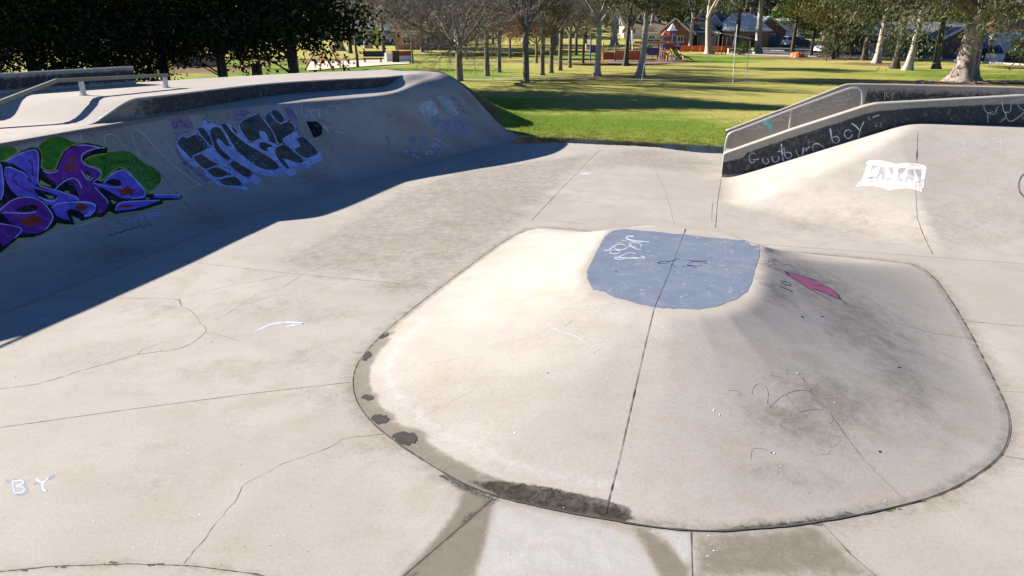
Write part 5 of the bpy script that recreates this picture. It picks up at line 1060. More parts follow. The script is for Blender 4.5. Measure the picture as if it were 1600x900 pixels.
# white-barked gums
gum_prm = dict(limbs=4, limb_el=.95, L=4.6, limb_r=.62, wig=.16, up=[.08,.04,0,-.04], taper=.4, n=[4,4,4], t0=[.35,.3,.3], ang=[.7,.75,.8], len=[.65,.6,.55], rad=[.6,.6,.55], rmin=.015, split=3)
def make_gum(seed, trunk_h, r, prm, lean=(0,0,1), leaf='leaf_gum', bark='bark_gum', npt=26, L=.30, W=.08, spread_=.42, name='gum_tree', base_dark=False):
    t = Tree(seed); root = empty(name); d = Vector(lean).normalized(); b = Vector((0,0,-.05)); n = 9; P = []; R = []
    for i in range(n+1):
        f = i/n; bend = Vector((math.sin(f*3)*.12, math.cos(f*2.5)*.06, 0))*trunk_h*.12; P.append(b + d*trunk_h*f + bend - Vector((0, .06*trunk_h*.12, 0))); R.append(r*(1.0-.28*f + .75*math.exp(-f*11)))
    tm = MB(); tm.tube(P, R, 16, cap=False)
    ro_ = t.r.random()*6
    tm.V = [tuple(Vector(v) + (Vector(v)-P[min(i//16, n)])*(.13*math.sin(5*(i%16)/16*6.283+ro_) + .07*math.sin(3*(i%16)/16*6.283+2*ro_))*math.exp(-(i//16)/n*4)) for i, v in enumerate(tm.V)]
    tr_ = tm.build('trunk', M[bark], root, True, False); top = P[-1]
    for k in range(prm['limbs']):
        a = 6.283*(k+t.r.random()*.5)/prm['limbs']; el = prm['limb_el']*t.r.uniform(.6, 1.2) if k else 1.3; dd = Vector((math.cos(a)*math.cos(el), math.sin(a)*math.cos(el), math.sin(el)))
        t.grow(top - Vector((0,0,t.r.uniform(0,.12)*trunk_h if k else .1)), dd, prm['L']*t.r.uniform(.8,1.2), r*prm['limb_r']*t.r.uniform(.7,1.0), 0, len(prm['n']), prm)
    t.limb.build('limbs', M[bark], root, True, False); 
    if t.tw.V: t.tw.build('twigs', M['twig'], root, False, False)
    low = prm.get('low', 2.0)
    C = [tuple(p[0]) for p in t.tips if p[0].z > low]
    if prm.get('skirt'):
        sk = MB()
        for _ in range(prm['skirt']):
            a = t.r.uniform(0, 6.283); q = t.r.uniform(3.2, 10.8); z = t.r.uniform(3.1, 8.0) + .9*math.sin(a*3) + (1.6 if q < 5 else 0)
            c = Vector((q*math.cos(a), q*math.sin(a), z)); C += [tuple(c + Vector((t.r.gauss(0,.45), t.r.gauss(0,.45), t.r.gauss(0,.5)))) for _ in range(5)]
            m_ = Vector((c.x*.6 + t.r.gauss(0,.6), c.y*.6 + t.r.gauss(0,.6), max(z+1.0, 5.4))); sk.tube([Vector((c.x*.1, c.y*.1, 5.2)), m_, c+Vector((0,0,.4)), c-Vector((0,0,.3))], [.04, .025, .012, .006], 4, cap=False)
        sk.build('branches', M['twig'], root, False, False)
    V, F = leaves(C, npt, spread_, L, W, seed, .75, .8); mobj('foliage', V, F, M[leaf], root, world=False); return root
g1 = make_gum(31, 4.3, .26, gum_prm); g2 = make_gum(32, 5.0, .30, dict(gum_prm, limbs=5), (.04,0,1)); g3 = make_gum(33, 4.0, .34, dict(gum_prm, L=5.2), (.12,0,1))
g4 = make_gum(34, 4.2, .24, dict(gum_prm, L=4.0), (.03,0,1), bark='bark_dark')
GT = [(g1,932,119.5,.2,1.0,'white-barked gum at the right end of the leafless avenue, its trunk forking low'),(g4,977,104,1.,1.0,'gum with a blackened trunk foot standing in front of the playground'),(g2,1000,120,.4,.95,'tall pale gum leaning slightly right between playground and lawn'),
      (g3,1108,84.5,2.6,1.35,'stout white-footed gum leaning left in front of the orange barrier'),(g1,1078,79.5,2.,1.2,'slim white gum behind the orange barrier fence'),(g4,1149,80,1.5,1.7,'dark gum behind the picnic shelter'),(g2,1184,85,3.,1.5,'tall grey-trunked gum between the shelter and the teal fence'),
      (g1,1369,99.5,0.6,1.25,'white leaning gum to the right of the white cars'),(g4,1350,95,2.,1.2,'thin black-trunked tree right beside the second white car'),(g4,1397,108,.5,1.25,'dark-trunked gum between two white leaning gums'),(g2,1418,110.5,0.2,1.05,'white gum with a bent trunk left of the huge old gum'),(g4,1462,109,3.,1.2,'grey-trunked gum directly left of the huge old gum')]
for (o, u, v, rz, sc, lb) in GT: inst(o, u, v, rz, sc, label=lb, group='gum trees on the lawn')
hp = dict(gum_prm, limbs=8, limb_el=.55, L=8.0, n=[6,6,5], ang=[.7,.8,.85], up=[.05,-.02,-.10,-.16], limb_r=.42, low=1.6, skirt=150)
M['bark_old'] = barkmat('bark_old', (.36,.30,.255), (.12,.095,.08), 1.1, .3, .42, .62)
huge = make_gum(40, 4.9, .80, hp, (.0,0,1), bark='bark_old', npt=20, L=.34, W=.09, spread_=.55)
put(huge, 1503, 129, .3, 1.0, 'huge old gum with a thick flared mottled trunk standing behind the right ledge')

# other evergreens by the road
def make_clump(name, seed, h, rad, trunk_r, n, per, leaf, L=.3, W=.12, bare=1.5, shape='cone', droop=.3, bark='bark_dark', spr=.45):
    g = np.random.default_rng(seed); root = empty(name); rr = random.Random(seed); C = []
    while len(C) < n:
        z = bare + (h-bare)*g.random()**.85; f = (z-bare)/(h-bare)
        if shape == 'cone': R = rad*(1-f)**.6
        elif shape == 'col': R = rad*min(1, (1-f)*3.5)*(.82+.18*math.sin(z*2.3))
        elif shape == 'layer': R = rad*(1-f*.7)*(1 if int(f*6) % 2 == 0 else .45)
        else: R = rad*math.sqrt(max(0, 1-(2*f-.8)**2/1.5))
        a = g.random()*6.283; q = R*math.sqrt(g.uniform(.12, 1.0)); q *= 1+.22*math.sin(a*3+z*1.3)+.12*math.sin(a*7-z*2.1); C.append((q*math.cos(a), q*math.sin(a), z + (0 if f > .25 else .55*math.sin(a*2+1)*(1-f*4)*min(1, bare))))
    tm = MB(); tm.tube([(0,0,-.1),(0,0,.3),(.05,0,h*.5),(0,0,h*.85)], [trunk_r*1.4, trunk_r, trunk_r*.7, trunk_r*.2], 9, cap=False); tm.build('trunk', M[bark], root, True, False)
    lm = MB()
    for c in C[::6]: zz = max(c[2]-math.hypot(c[0], c[1])*.5, .3*bare); lm.tube([(0,0,zz), (c[0]*.5, c[1]*.5, (zz+c[2])/2+.1), c], [trunk_r*.22, trunk_r*.13, .012], 4, cap=False)
    lm.build('limbs', M[bark], root, False, False); V, F = leaves(C, per, spr, L, W, seed, droop, .7); mobj('foliage', V, F, M[leaf], root, world=False); return root
ev1 = make_clump('dark_evergreen', 50, 12.5, 4.6, .35, 560, 60, 'leaf_dark', .30, .14, .7, 'col', .2, spr=.5)
ev2 = make_clump('dark_evergreen', 51, 11.5, 4.0, .30, 440, 60, 'leaf_dark', .30, .14, 1.9, 'col', .3, spr=.5)
EV = [(ev1,-60,140,0.,1.05,'dark dense evergreen at the far left edge of the picture'),(ev2,60,146,1.,1.05,'dark dense evergreen behind the left end of the back ledge'),(ev1,165,143,2.,1.0,'dark dense evergreen behind the right end of the back ledge'),(ev2,262,142,3.,1.0,'dark evergreen behind the far post of the grind rail'),(ev2,352,141,4.,1.05,'dark evergreen hanging low behind the middle of the platform'),(ev2,462,139,5.,1.2,'rightmost dark evergreen with several stems beside the orange swing frame'),(ev1,-190,150,1.3,1.1,'dark evergreen beyond the left edge of the picture')]
for (o, u, v, rz, sc, lb) in EV: inst(o, u, v, rz, sc, label=lb, group='dark evergreens behind the left platform')
evb = make_bare('bare_tree', 60, 6.5, .12, dict(bare_prm, limb_el=.9, L=2.5, n=[4,4,3,2]), 3, mat=M['bark_gum'], lean=(-.12,0,1)); put(evb, 212, 131, 0, 1.0, 'thin white trunk leaning in front of the dark evergreens by the back ledge')
yb = make_clump('flowering_shrub', 61, 2.6, 1.0, .05, 60, 24, 'leaf_yellow', .14, .09, .3, 'ball', .1, spr=.2); put(yb, 240, 128, 0, 1.3, 'shrub with bright yellow leaves beside the grind rail end', cat='shrub')
pine = make_clump('pine_tree', 52, 11, 3.6, .22, 260, 50, 'leaf_pine', .30, .07, 3.6, 'layer', -.1, spr=.4)
P_T = [(pine,1236.5,89,0.,1.1,'bright green pine with a thin black trunk beside the terracotta stones'),(pine,548,84,1.,1.25,'yellow green conifer far behind the small sand pit')]
for (o, u, v, rz, sc, lb) in P_T: inst(o, u, v, rz, sc, label=lb, group='pines')
olv = make_clump('olive_tree', 53, 8.5, 3.6, .20, 300, 46, 'leaf_olive', .26, .08, 3.0, 'ball', .5, spr=.42); droopy = make_clump('weeping_tree', 54, 5.2, 2.3, .14, 240, 44, 'leaf_gum', .26, .07, .4, 'ball', .9, spr=.35)
inst(olv, 1266.5, 88.5, .4, 1.25, label='olive green tree on a thin dark trunk left of the white cars', group='roadside trees')
inst(olv, 1300, 93, 2.4, 1.35, label='olive green tree with hanging branches in front of the white cars', group='roadside trees'); inst(olv, 1330, 88, 1., 1.5, label='tall olive tree behind the second white car', group='roadside trees')
put(droopy, 1307, 92.5, 0, 1.1, 'low weeping tree with leaves hanging to the ground between the white cars')
inst(pine, 1470, 80, 2., 1.5, label='dark green pine behind the street left of the huge gum', group='pines')
bush = make_clump('garden_bush', 55, 2.2, 1.5, .08, 110, 40, 'leaf_bush', .16, .09, .15, 'ball', .1, spr=.25); redb = make_clump('red_shrub', 56, 3.0, 2.2, .07, 110, 30, 'leaf_red', .2, .08, .3, 'ball', .0, spr=.35)
for (u, v, s, lb) in [(1122,73,1.6,'round green bush in front of the blue-roofed house'),(1137,73,1.1,'small green bush beside the blue-roofed house door'),(1075,74,.8,'low bush below the cream verandah'),(1592,92,1.5,'round bright green bush by the white house at the right edge'),(1428,90,1.2,'dark green bush left of the huge gum along the pale fence'),(1412,88,1.1,'dark bush before the pale fence'),(1563,90,1.0,'low bush behind the white garden wall'),(1345,86,1.,'bush beside the second white car'),(1545,97,.6,'small grey green bush in front of the white wall'),(1160,86,.7,'low bush beside the shelter')]: inst(bush, u, v, u*.1, s, label=lb, group='garden bushes', cat='bush')
put(redb, 1552, 90, 0, 1.15, 'rust red shrub in front of the brick house at the right', cat='shrub')
# taller trees behind the houses, row by row
bg = [(1015,70,'g2'),(1048,66,'olv'),(1085,64,'g3'),(1120,62,'olv'),(1160,64,'g2'),(1205,63,'olv'),(1245,66,'g3'),(1285,68,'pine'),(1325,70,'g2'),(1372,72,'olv'),(1420,74,'g3'),(1462,74,'olv'),(1510,76,'g2'),(1550,78,'olv'),(1600,78,'g3'),(1640,84,'olv'),(960,72,'g3'),(915,70,'olv'),(870,70,'g2'),(820,69,'g3'),(770,70,'olv'),(715,70,'g2'),(670,72,'g3'),(620,74,'olv'),(575,76,'g2'),(530,80,'g3'),(1400,95,'g1x')]
src = dict(g1=g1, g2=g2, g3=g3, olv=olv, pine=pine); words = ['grey green crown directly above the brown roofed cottage left of the play tower','olive crown behind the play tower roofs','grey green crown above the verandah cottage','olive crown behind the steep dark blue roof','grey green crown above the pale green metal roof','olive crown behind the flat white upper storey','grey crown above the end of the teal fence','dark pine behind the first white car','tall crown over the orange brick house','olive crown behind the grey hipped roof','crown above the pale panel fence','olive crown above the long low brick house','tall crown right behind the huge gum','olive crown above the green roof','grey crown above the orange tiled roof','olive tree past the white house at the right edge','grey crown above the small play frame','olive crown behind the end of the leafless avenue','tall grey crown behind the middle of the leafless avenue','loose grey crown behind the tall forked leafless tree','olive crown left of the tall forked leafless tree','tall grey crown behind the wide spreading tree','loose crown above the orange brick building','olive crown behind the low red and white wall','tall crown above the long dark blue building','grey crown behind the orange swing frame']
for i, (u, v, k) in enumerate(bg):
    if k == 'g1x': continue
    inst(src[k], u, v, i*1.7, 1.7+.25*math.sin(i*2.1), label="background tree, "+words[i], group='trees behind the houses')
# far wooded hillside: one mass
C = []
for _ in range(1500):
    y = random.uniform(175, 520); x = random.uniform(-.95*y, .95*y); z = float(zground(x, y)); h = random.uniform(5, 11)
    for _ in range(9): C.append((x+random.gauss(0, h*.28), y+random.gauss(0, h*.28), z+h*random.uniform(.25, 1)))
V, F = leaves(C, 9, 1.3, 2.0, 1.1, 70, .2, .8); M['leaf_far'] = leafmat('leaf_far', (.05,.065,.04), (.10,.115,.07), (.20,.19,.14), .1)
o = mobj('far_woodland', V, F, M['leaf_far']); tag(o, 'distant grey green wooded hillside behind all the houses', 'woodland', kind='stuff')
# ------------------------------------------------------------------ houses
def brickmat(name, c1, c2):
    m, nt, bs = newmat(name); tc = N(nt, 'ShaderNodeTexCoord'); br = N(nt, 'ShaderNodeTexBrick'); br.inputs['Scale'].default_value = 4.0
    br.inputs['Color1'].default_value = (*c1, 1); br.inputs['Color2'].default_value = (*c2, 1); br.inputs['Mortar'].default_value = (.35, .31, .27, 1); br.inputs['Mortar Size'].default_value = .02
    mp = N(nt, 'ShaderNodeMapping'); mp.inputs['Rotation'].default_value = (1.5708, 0, 0); nt.links.new(tc.outputs['Object'], mp.inputs['Vector']); nt.links.new(mp.outputs[0], br.inputs['Vector']); nt.links.new(br.outputs['Color'], bs.inputs['Base Color']); bs.inputs['Roughness'].default_value = .9
    return m
M['brick'] = brickmat('red_brick', (.24,.075,.05), (.17,.06,.045)); M['brick_orange'] = brickmat('orange_brick', (.42,.20,.12), (.36,.17,.11)); M['cream'] = plain('cream_render', (.66,.60,.50), .8); M['white'] = plain('white_paint', (.80,.79,.76), .6, var=.04)
for k, c in dict(roof_grey=(.20,.21,.22), roof_pale=(.62,.66,.62), roof_blue=(.07,.09,.15), roof_brown=(.20,.15,.11), roof_green=(.12,.30,.18), roof_orange=(.50,.26,.13), teal_steel=(.05,.12,.16), fence_pale=(.50,.52,.40), red=(.42,.07,.05), orange=(.62,.22,.07), yellow=(.66,.40,.06), blue=(.06,.09,.34), purple=(.11,.06,.24), teal=(.03,.30,.24), orange_mesh=(.75,.16,.05), car_white=(.80,.80,.80), car_dark=(.02,.025,.04), car_blue=(.02,.05,.30), rubber=(.02,.02,.02), terracotta=(.45,.16,.07), dark_wood=(.07,.05,.04), black=(.015,.015,.015), pole_white=(.72,.70,.62), chrome=(.5,.5,.5), lime=(.45,.50,.05), tan=(.50,.42,.32)).items(): M[k] = plain(k, c, .35 if k.startswith('car') else .6, var=.1)
m, nt, bs = newmat('window_glass'); bs.inputs['Base Color'].default_value = (.04, .06, .08, 1); bs.inputs['Roughness'].default_value = .08; M['glass'] = m
def yrot(o, ang): o.rotation_euler = (0, 0, ang)
def house(u, v, w, dep, h, rh, wallm, roofm, rz=0.0, gable='side', label='', windows=(), door=None, verandah=False, chimney=False, fascia='white', name='house'):
    root = empty(name); W = MB(); W.box((0, dep/2, h/2-.1), (w, dep, h+.2))
    R = MB(); o = .45; t = .14
    if gable == 'front':
        W.add([(-w/2,0,h),(w/2,0,h),(0,0,h+rh),(-w/2,dep,h),(w/2,dep,h),(0,dep,h+rh)], [(0,1,2),(5,4,3)])
        sl = rh/(w/2)
        for sg in (-1, 1):
            a = [(sg*(w/2+o), -o, h-o*sl+.02), (0, -o, h+rh+.02), (0, dep+o, h+rh+.02), (sg*(w/2+o), dep+o, h-o*sl+.02)]; R.add(a+[(x, y, z+t) for x, y, z in a], [(0,1,2,3),(4,5,6,7),(0,1,5,4),(1,2,6,5),(2,3,7,6),(3,0,4,7)])
        Fs = MB()
        for sg in (-1, 1): Fs.bar((sg*(w/2+o), -o-.05, h-o*sl+.05), (0, -o-.05, h+rh+.05), .06, .30)
        Fs.build('barge_board', M[fascia], root, world=False)
    else:
        hp_ = min(w*.28, dep*.5) if gable == 'hip' else 0; sl = rh/(dep/2)
        e = [(-w/2-o,-o,h-.1),(w/2+o,-o,h-.1),(w/2+o,dep+o,h-.1),(-w/2-o,dep+o,h-.1)]; r_ = [(-w/2-o*(hp_==0)+hp_, dep/2, h+rh), (w/2+o*(hp_==0)-hp_, dep/2, h+rh)]
        R.add(e + r_, [(0,1,5,4),(1,2,5),(2,3,4,5),(3,0,4),(3,2,1,0)])
        Fs = MB(); Fs.bar((-w/2-o,-o-.04,h-.12),(w/2+o,-o-.04,h-.12),.08,.22); Fs.build('gutter', M[fascia], root, world=False)
    W.build('wall', M[wallm], root, world=False); rf = R.build('roof', M[roofm], root, world=False)
    if chimney: c = MB(); c.box((w*.2, dep*.5, h+rh+.2), (.6,.6,1.6)); c.build('chimney', M['brick'], rf, world=False)
    for (x, z, ww, wh) in windows:
        f = MB(); [f.box(c, d_) for c, d_ in [((x-ww/2,-.04,z),(.10,.10,wh+.1)),((x+ww/2,-.04,z),(.10,.10,wh+.1)),((x,-.04,z+wh/2),(ww,.10,.10)),((x,-.05,z-wh/2),(ww+.2,.14,.10)),((x,-.03,z),(.06,.06,wh))]]
        fo = f.build('window', M['white'], root, world=False); g = MB(); g.box((x,-.012,z),(ww-.08,.02,wh-.08)); g.build('pane', M['glass'], fo, world=False)
    if door is not None: d_ = MB(); d_.box((door,-.03,1.02),(.95,.08,2.04)); d_.build('door', M['dark_wood'], root, world=False)
    if verandah:
        vr = MB(); a = [(-w/2-.3,-.02,h-.15),(w/2+.3,-.02,h-.15),(w/2+.3,-2.2,h-.75),(-w/2-.3,-2.2,h-.75)]; vr.add(a+[(x,y,z+.07) for x,y,z in a], [(3,2,1,0),(4,5,6,7),(0,1,5,4),(1,2,6,5),(2,3,7,6),(3,0,4,7)]); vr.build('verandah_roof', M[roofm], root, world=False)
        for k in range(5): p = MB(); p.box((-w/2+k*w/4,-2.05,(h-.75)/2),(.13,.13,h-.75)); p.build('verandah_post', M['white'], root, world=False)
    q = at(u, v); root.location = (q.x, q.y, float(zground(q.x, q.y))); yrot(root, rz); tag(root, label, 'house')
    return root
house(1052,75,5.0,8,2.9,2.0,'brick','roof_pale',-.25,'front','red brick house with a pale metal roof behind the playground tower',[(-1.2,1.5,1.1,1.0),(1.1,1.5,1.1,1.0)])
house(1030,74,6,7,2.6,1.6,'cream','roof_brown',-.2,'hip','cream cottage with a brown hipped roof left of the red brick house',[(-1.5,1.5,1.1,1.0),(1.5,1.5,1.1,1.0)])
house(1068,74.5,3.0,7,2.7,1.9,'cream','roof_brown',-.2,'front','narrow cream gabled house front left of the verandah cottage',[(0,1.5,1.3,1.1)])
house(1088,74,7.0,8,2.8,2.2,'cream','roof_brown',-.15,'hip','cream cottage with verandah posts and a brown tiled roof behind the white-footed gum',[(-2,1.5,1.2,1.1),(2,1.5,1.2,1.1)],0,True)
house(1112,72,4.2,8,3.2,2.4,'white','roof_blue',-.2,'front','white gable end with a steep dark blue roof behind the slim gums',[(0,1.8,1.3,1.2)])
house(1131,72,8.5,8,3.2,2.8,'brick_orange','roof_blue',-.15,'side','brick house under a long dark blue roof',[(-2.5,1.6,1.4,1.1),(2,1.6,1.4,1.1)],0,chimney=True)
house(1165,74,8.0,9,3.0,3.0,'brick_orange','roof_pale',-.05,'hip','house with a big pale green metal roof behind the picnic shelter',[(-2.2,1.5,1.3,1.1)],1.2,chimney=True)
house(1197,73.5,7.0,9,2.9,2.3,'brick','roof_pale',.1,'front','red brick gabled house with one narrow white window behind the teal fence',[(1.0,1.7,.8,1.2)])
house(1214,71,6.0,6,4.6,.5,'white','roof_pale',.1,'side','flat white upper storey standing behind the red brick gable',[(0,4.0,2.6,.5)])
house(1344,84,8.0,8,2.7,1.8,'brick_orange','roof_grey',-.2,'hip','orange brick house with a grey hipped roof behind the second white car',[(-2,1.4,1.3,1.1),(1.5,1.4,1.3,1.1)])
house(1432,82,15.0,8,2.8,1.5,'brick','roof_grey',-.15,'side','long low brick house with a pale grey roof behind the pale fence',[(-5,1.5,1.5,1.1),(-1,1.5,1.5,1.1),(4,1.5,1.5,1.1)],2)
house(1494,92,4.2,7,2.2,1.3,'brick','roof_grey',-.25,'front','small brick gable with white barge boards peeping out left of the huge gum',[(.6,1.3,.8,.9)])
house(1541,90,8.0,8,2.6,1.0,'brick','roof_green',-.3,'side','dark brick house with a green roof edge right of the huge gum',[(-2,1.4,1.2,1.0)])
house(1598,93,7.5,8,3.1,2.4,'white','roof_orange',-.35,'hip','white house with an orange tiled roof at the right edge of the picture',[(-1,1.7,1.2,1.2)],1.5)
for (u, v, rm, wl, lb) in [(600,71,'roof_grey','teal_steel','long dark blue grey building far behind the sand pit'),(655,78,'roof_orange','brick_orange','orange brick building seen through the branches of the spreading tree'),(1260,62,'roof_pale','white','white house on the rise seen between the pine and the olive tree'),(1000,66,'roof_grey','white','white walled house far behind the playground'),(697,66,'roof_pale','white','pale roofed house far up behind the spreading tree')]:
    house(u, v, 14 if u == 600 else 8, 8, 3, 2, wl, rm, 0, 'side', lb, [(-2,1.5,1.4,1.1),(2,1.5,1.4,1.1)])
# ------------------------------------------------------------------ fences
def fence(A_, B_, h, mat, label, n, name='fence', rail_=True, post=.08, cat='fence'):
    A_, B_ = Vector(A_), Vector(B_); A_.z = float(zground(A_.x, A_.y)); B_.z = float(zground(B_.x, B_.y)); root = empty(name, tuple(A_)); L = (B_-A_).length; d = (B_-A_).normalized()
    mb = MB(); m_n = max(2, int(L/.2)); V = []; F = []; sd = Vector((-d.y, d.x, 0))
    for i in range(m_n+1):
        p = A_ + d*L*i/m_n + sd*(.02 if i % 2 else -.02); V += [tuple(p), tuple(p+Vector((0,0,h)))]
    for i in range(m_n): F.append((2*i, 2*i+2, 2*i+3, 2*i+1))
    mb.add(V, F); mb.build('panel', M[mat], root)
    for i in range(n+1): p = A_ + d*L*i/n; q = MB(); q.box((p.x, p.y, p.z+h/2+.02), (post, post, h+.06), math.atan2(d.y, d.x)); q.build('post', M[mat], root)
    if rail_: q = MB(); q.bar(A_+Vector((0,0,h)), B_+Vector((0,0,h)), .07, .05); q.build('top_rail', M[mat], root)
    return tag(root, label, cat)
fence(at(1187,73.8), at(1238,73.2), 1.8, 'teal_steel', 'teal corrugated steel fence below the red brick gable', 8)
fence(at(1352,88), at(1400,89), 1.6, 'tan', 'tan paling fence behind the dark trunks right of the white cars', 8)
fence(at(1400,89.5), at(1470,91.5), 1.7, 'fence_pale', 'pale green panel fence along the street left of the huge gum', 12)
fence(at(1538,97.5), at(1567,98.5), .9, 'white', 'low white rendered garden wall in front of the brick house', 4, 'garden_wall', cat='wall')
fence(at(1567,98.5), at(1620,100), 1.1, 'dark_wood', 'dark hedge-like paling fence right of the white garden wall', 8)
fence(at(1080,73.8), at(1105,73.8), .9, 'white', 'low white picket fence in front of the verandah cottage', 6)
for i, (u0, u1, v0, v1, lb) in enumerate([(1050,1062,81,81,'first orange safety mesh panel right of the playground tower'),(1063,1077,81.2,81.2,'orange mesh panel just left of the slim white gum'),(1081,1092,81.4,81.4,'orange mesh panel between the slim gum and the litter bins'),(1093,1104,81.6,81.6,'red orange mesh panel left of the stout gum'),(1112,1126,82,82,'orange mesh panel just right of the stout white-footed gum'),(1127,1141,82.2,82.2,'orange mesh panel beside the picnic shelter')]):
    o = fence(at(u0,v0), at(u1,v1), .85, 'orange_mesh', lb, 2, 'safety_barrier', cat='barrier'); tag(o, group='orange safety mesh panels')
fence(at(270,106), at(352,104), 1.1, 'tan', 'low tan fence seen in the gap between the dark evergreens', 8)
fence(at(735,88.5), at(800,87.5), .25, 'terracotta', 'low red rail fence far behind the avenue, left length', 6, 'low_rail_fence'); fence(at(802,87.4), at(905,83), .25, 'terracotta', 'low red rail fence far behind the avenue, right length', 8, 'low_rail_fence')
lw = empty('low_wall', tuple(at(603,98)), label='low white wall with a red painted side beside the sand pit', cat='wall')
mb = MB(); a, b = at(603,97.5), at(616,97); mb.bar(a+Vector((0,0,.5)), b+Vector((0,0,.5)), .3, 1.0); mb.build('white_block', M['white'], lw)
mb = MB(); a, b = at(623,97.5), at(644,96.5); mb.bar(a+Vector((0,0,.35)), b+Vector((0,0,.35)), .3, .7); mb.build('plinth', M['white'], lw); mb = MB(); mb.bar(a+Vector((0,.05,.95)), b+Vector((0,.05,.95)), .2, .5); mb.build('red_panel', M['red'], lw)
bn = empty('litter_bin', tuple(at(619,99)), label='dark litter bin between the two lengths of low wall', cat='bin'); mb = MB(); q = at(619,98.5); mb.box((q.x,q.y,.55),(.7,.6,1.1),0,.05); mb.build('bin_body', M['black'], bn); mb = MB(); mb.box((q.x,q.y,1.2),(.8,.7,.18),0,.03); mb.build('bin_lid', M['dark_wood'], bn)
# ------------------------------------------------------------------ vehicles
def car(u, v, rz, paintm, label, sc=1.0, kind='suv', cat='car'):
    root = empty('parked_car'); L, Wd = 4.5, 1.8; hood = 1.0 if kind == 'suv' else .9; top = 1.65 if kind == 'suv' else 1.42
    prof = [(-2.22,.35),(-2.25,.75),(-2.18,hood),(-1.85,top-.08),(-1.6,top),(.35,top),(.60,top-.06),(1.25,hood+.02),(2.0,hood-.14),(2.2,.70),(2.24,.38)]
    n = len(prof); V = []
    ys = [(-Wd/2, .0), (-Wd/2+.06, .03), (Wd/2-.06, .03), (Wd/2, 0)]
    for k, (y, dz) in enumerate(ys):
        for (x, z) in prof:
            cab = max(0, (z-hood)/(top-hood)); V.append((x*(1 if k in (1,2) else .985), y*(1-.16*cab), z+(dz if z > .5 else 0)))
    F = []
    for k in range(3):
        for i in range(n): a = k*n+i; b = k*n+(i+1) % n; F.append((a, b, b+n, a+n))
    F += [tuple(reversed(range(n))), tuple(range(3*n, 4*n))]
    mobj('body', V, F, M[paintm], root, world=False)
    for sg in (-1, 1):
        w = MB(); y = sg*(Wd/2+.008); f = lambda x, z: (x, y*(1-.16*max(0,(z-hood)/(top-hood))), z)
        for (x0, x1, x2, x3) in [(-1.95,-.72,-.72,-1.68),(-.62,.28,.22,-.62),(.36,1.02,.52,.30)]:
            w.add([f(x0,hood+.08),f(x1,hood+.08),f(x2,top-.12),f(x3,top-.12)], [(0,1,2,3)])
        w.build('side_window', M['glass'], root, world=False)
    w = MB(); w.add([(1.28,-.72,hood+.07),(1.28,.72,hood+.07),(.68,.62,top-.06),(.68,-.62,top-.06)], [(0,1,2,3)]); w.build('windscreen', M['glass'], root, world=False)
    w = MB(); w.add([(-2.19,-.7,hood+.08),(-2.19,.7,hood+.08),(-1.9,.62,top-.12),(-1.9,-.62,top-.12)], [(0,1,2,3)]); w.build('rear_window', M['glass'], root, world=False)
    for x in (-1.35, 1.40):
        for sg in (-1, 1):
            t = MB(); t.tube([(x, sg*(Wd/2-.2), .34), (x, sg*(Wd/2+.02), .34)], .34, 18); to = t.build('wheel', M['rubber'], root, world=False); r = MB(); r.tube([(x, sg*(Wd/2+.021), .34), (x, sg*(Wd/2+.03), .34)], .20, 12); r.build('rim', M['chrome'], to, world=False)
    for sg in (-1, 1):
        h = MB(); h.box((2.2, sg*.65, .76), (.08,.32,.14)); h.build('headlight', M['white'], root, world=False); h = MB(); h.box((-2.24, sg*.70, .86), (.06,.2,.26)); h.build('tail_light', M['red'], root, world=False)
    q = at(u, v); root.location = (q.x, q.y, .11); root.rotation_euler = (0, 0, rz); root.scale = (sc,)*3; return tag(root, label, cat, 'cars parked along the street')
car(1291,84.2,3.6,'car_white','white hatchback parked left of the weeping tree',.98); car(1330,86.2,-.55,'car_white','white four wheel drive parked right of the weeping tree',1.08); car(1256,76.5,-.35,'car_dark','dark saloon parked between the pine and the olive tree',1.,'saloon')
car(1243,74.5,.1,'car_white','white van partly hidden behind the black pine trunk',1.15); car(1526,96.0,2.9,'car_blue','blue hatchback parked just right of the huge gum',1.); car(1027,78,-.1,'car_white','pale car standing behind the climbing frame',1.)
# ------------------------------------------------------------------ playground
def P0(u, v): q = at(u, v); return Vector((q.x, q.y, .08))
pg = empty('play_tower', tuple(P0(1045,96)), label='playground tower with purple posts, red and white roofs and an orange slide', cat='play tower')
o = P0(1045, 96); ax = Vector((1, -.05, 0)).normalized(); ay = Vector((.05, 1, 0))
def L3(x, y, z): return o + ax*x + ay*y + Vector((0,0,z))
for i, (x, y, h, mm) in enumerate([(-.9,0,3.4,'purple'),(.5,0,4.2,'purple'),(-.9,1.4,3.4,'purple'),(.5,1.4,4.2,'blue'),(1.3,0,2.2,'blue'),(1.3,1.4,2.2,'blue'),(-.2,0,3.8,'red'),(-2.2,0,1.8,'purple')]): mb = MB(); mb.tube([L3(x,y,0), L3(x,y,h)], .075, 8); mb.build('post', M[mm], pg)
mb = MB(); mb.box(tuple(L3(-.2,.7,1.25)), (1.5,1.5,.1)); mb.build('deck', M['tan'], pg); mb = MB(); mb.box(tuple(L3(.95,.7,1.0)), (.9,1.4,.1)); mb.build('lower_deck', M['blue'], pg)
mb = MB(); mb.add([L3(-1.1,-.2,3.1),L3(-.1,-.2,3.1),L3(-.6,.7,3.8),L3(-.1,1.6,3.1),L3(-1.1,1.6,3.1)], [(0,1,2),(1,3,2),(3,4,2),(4,0,2),(0,4,3,1)]); mb.build('red_roof', M['red'], pg)
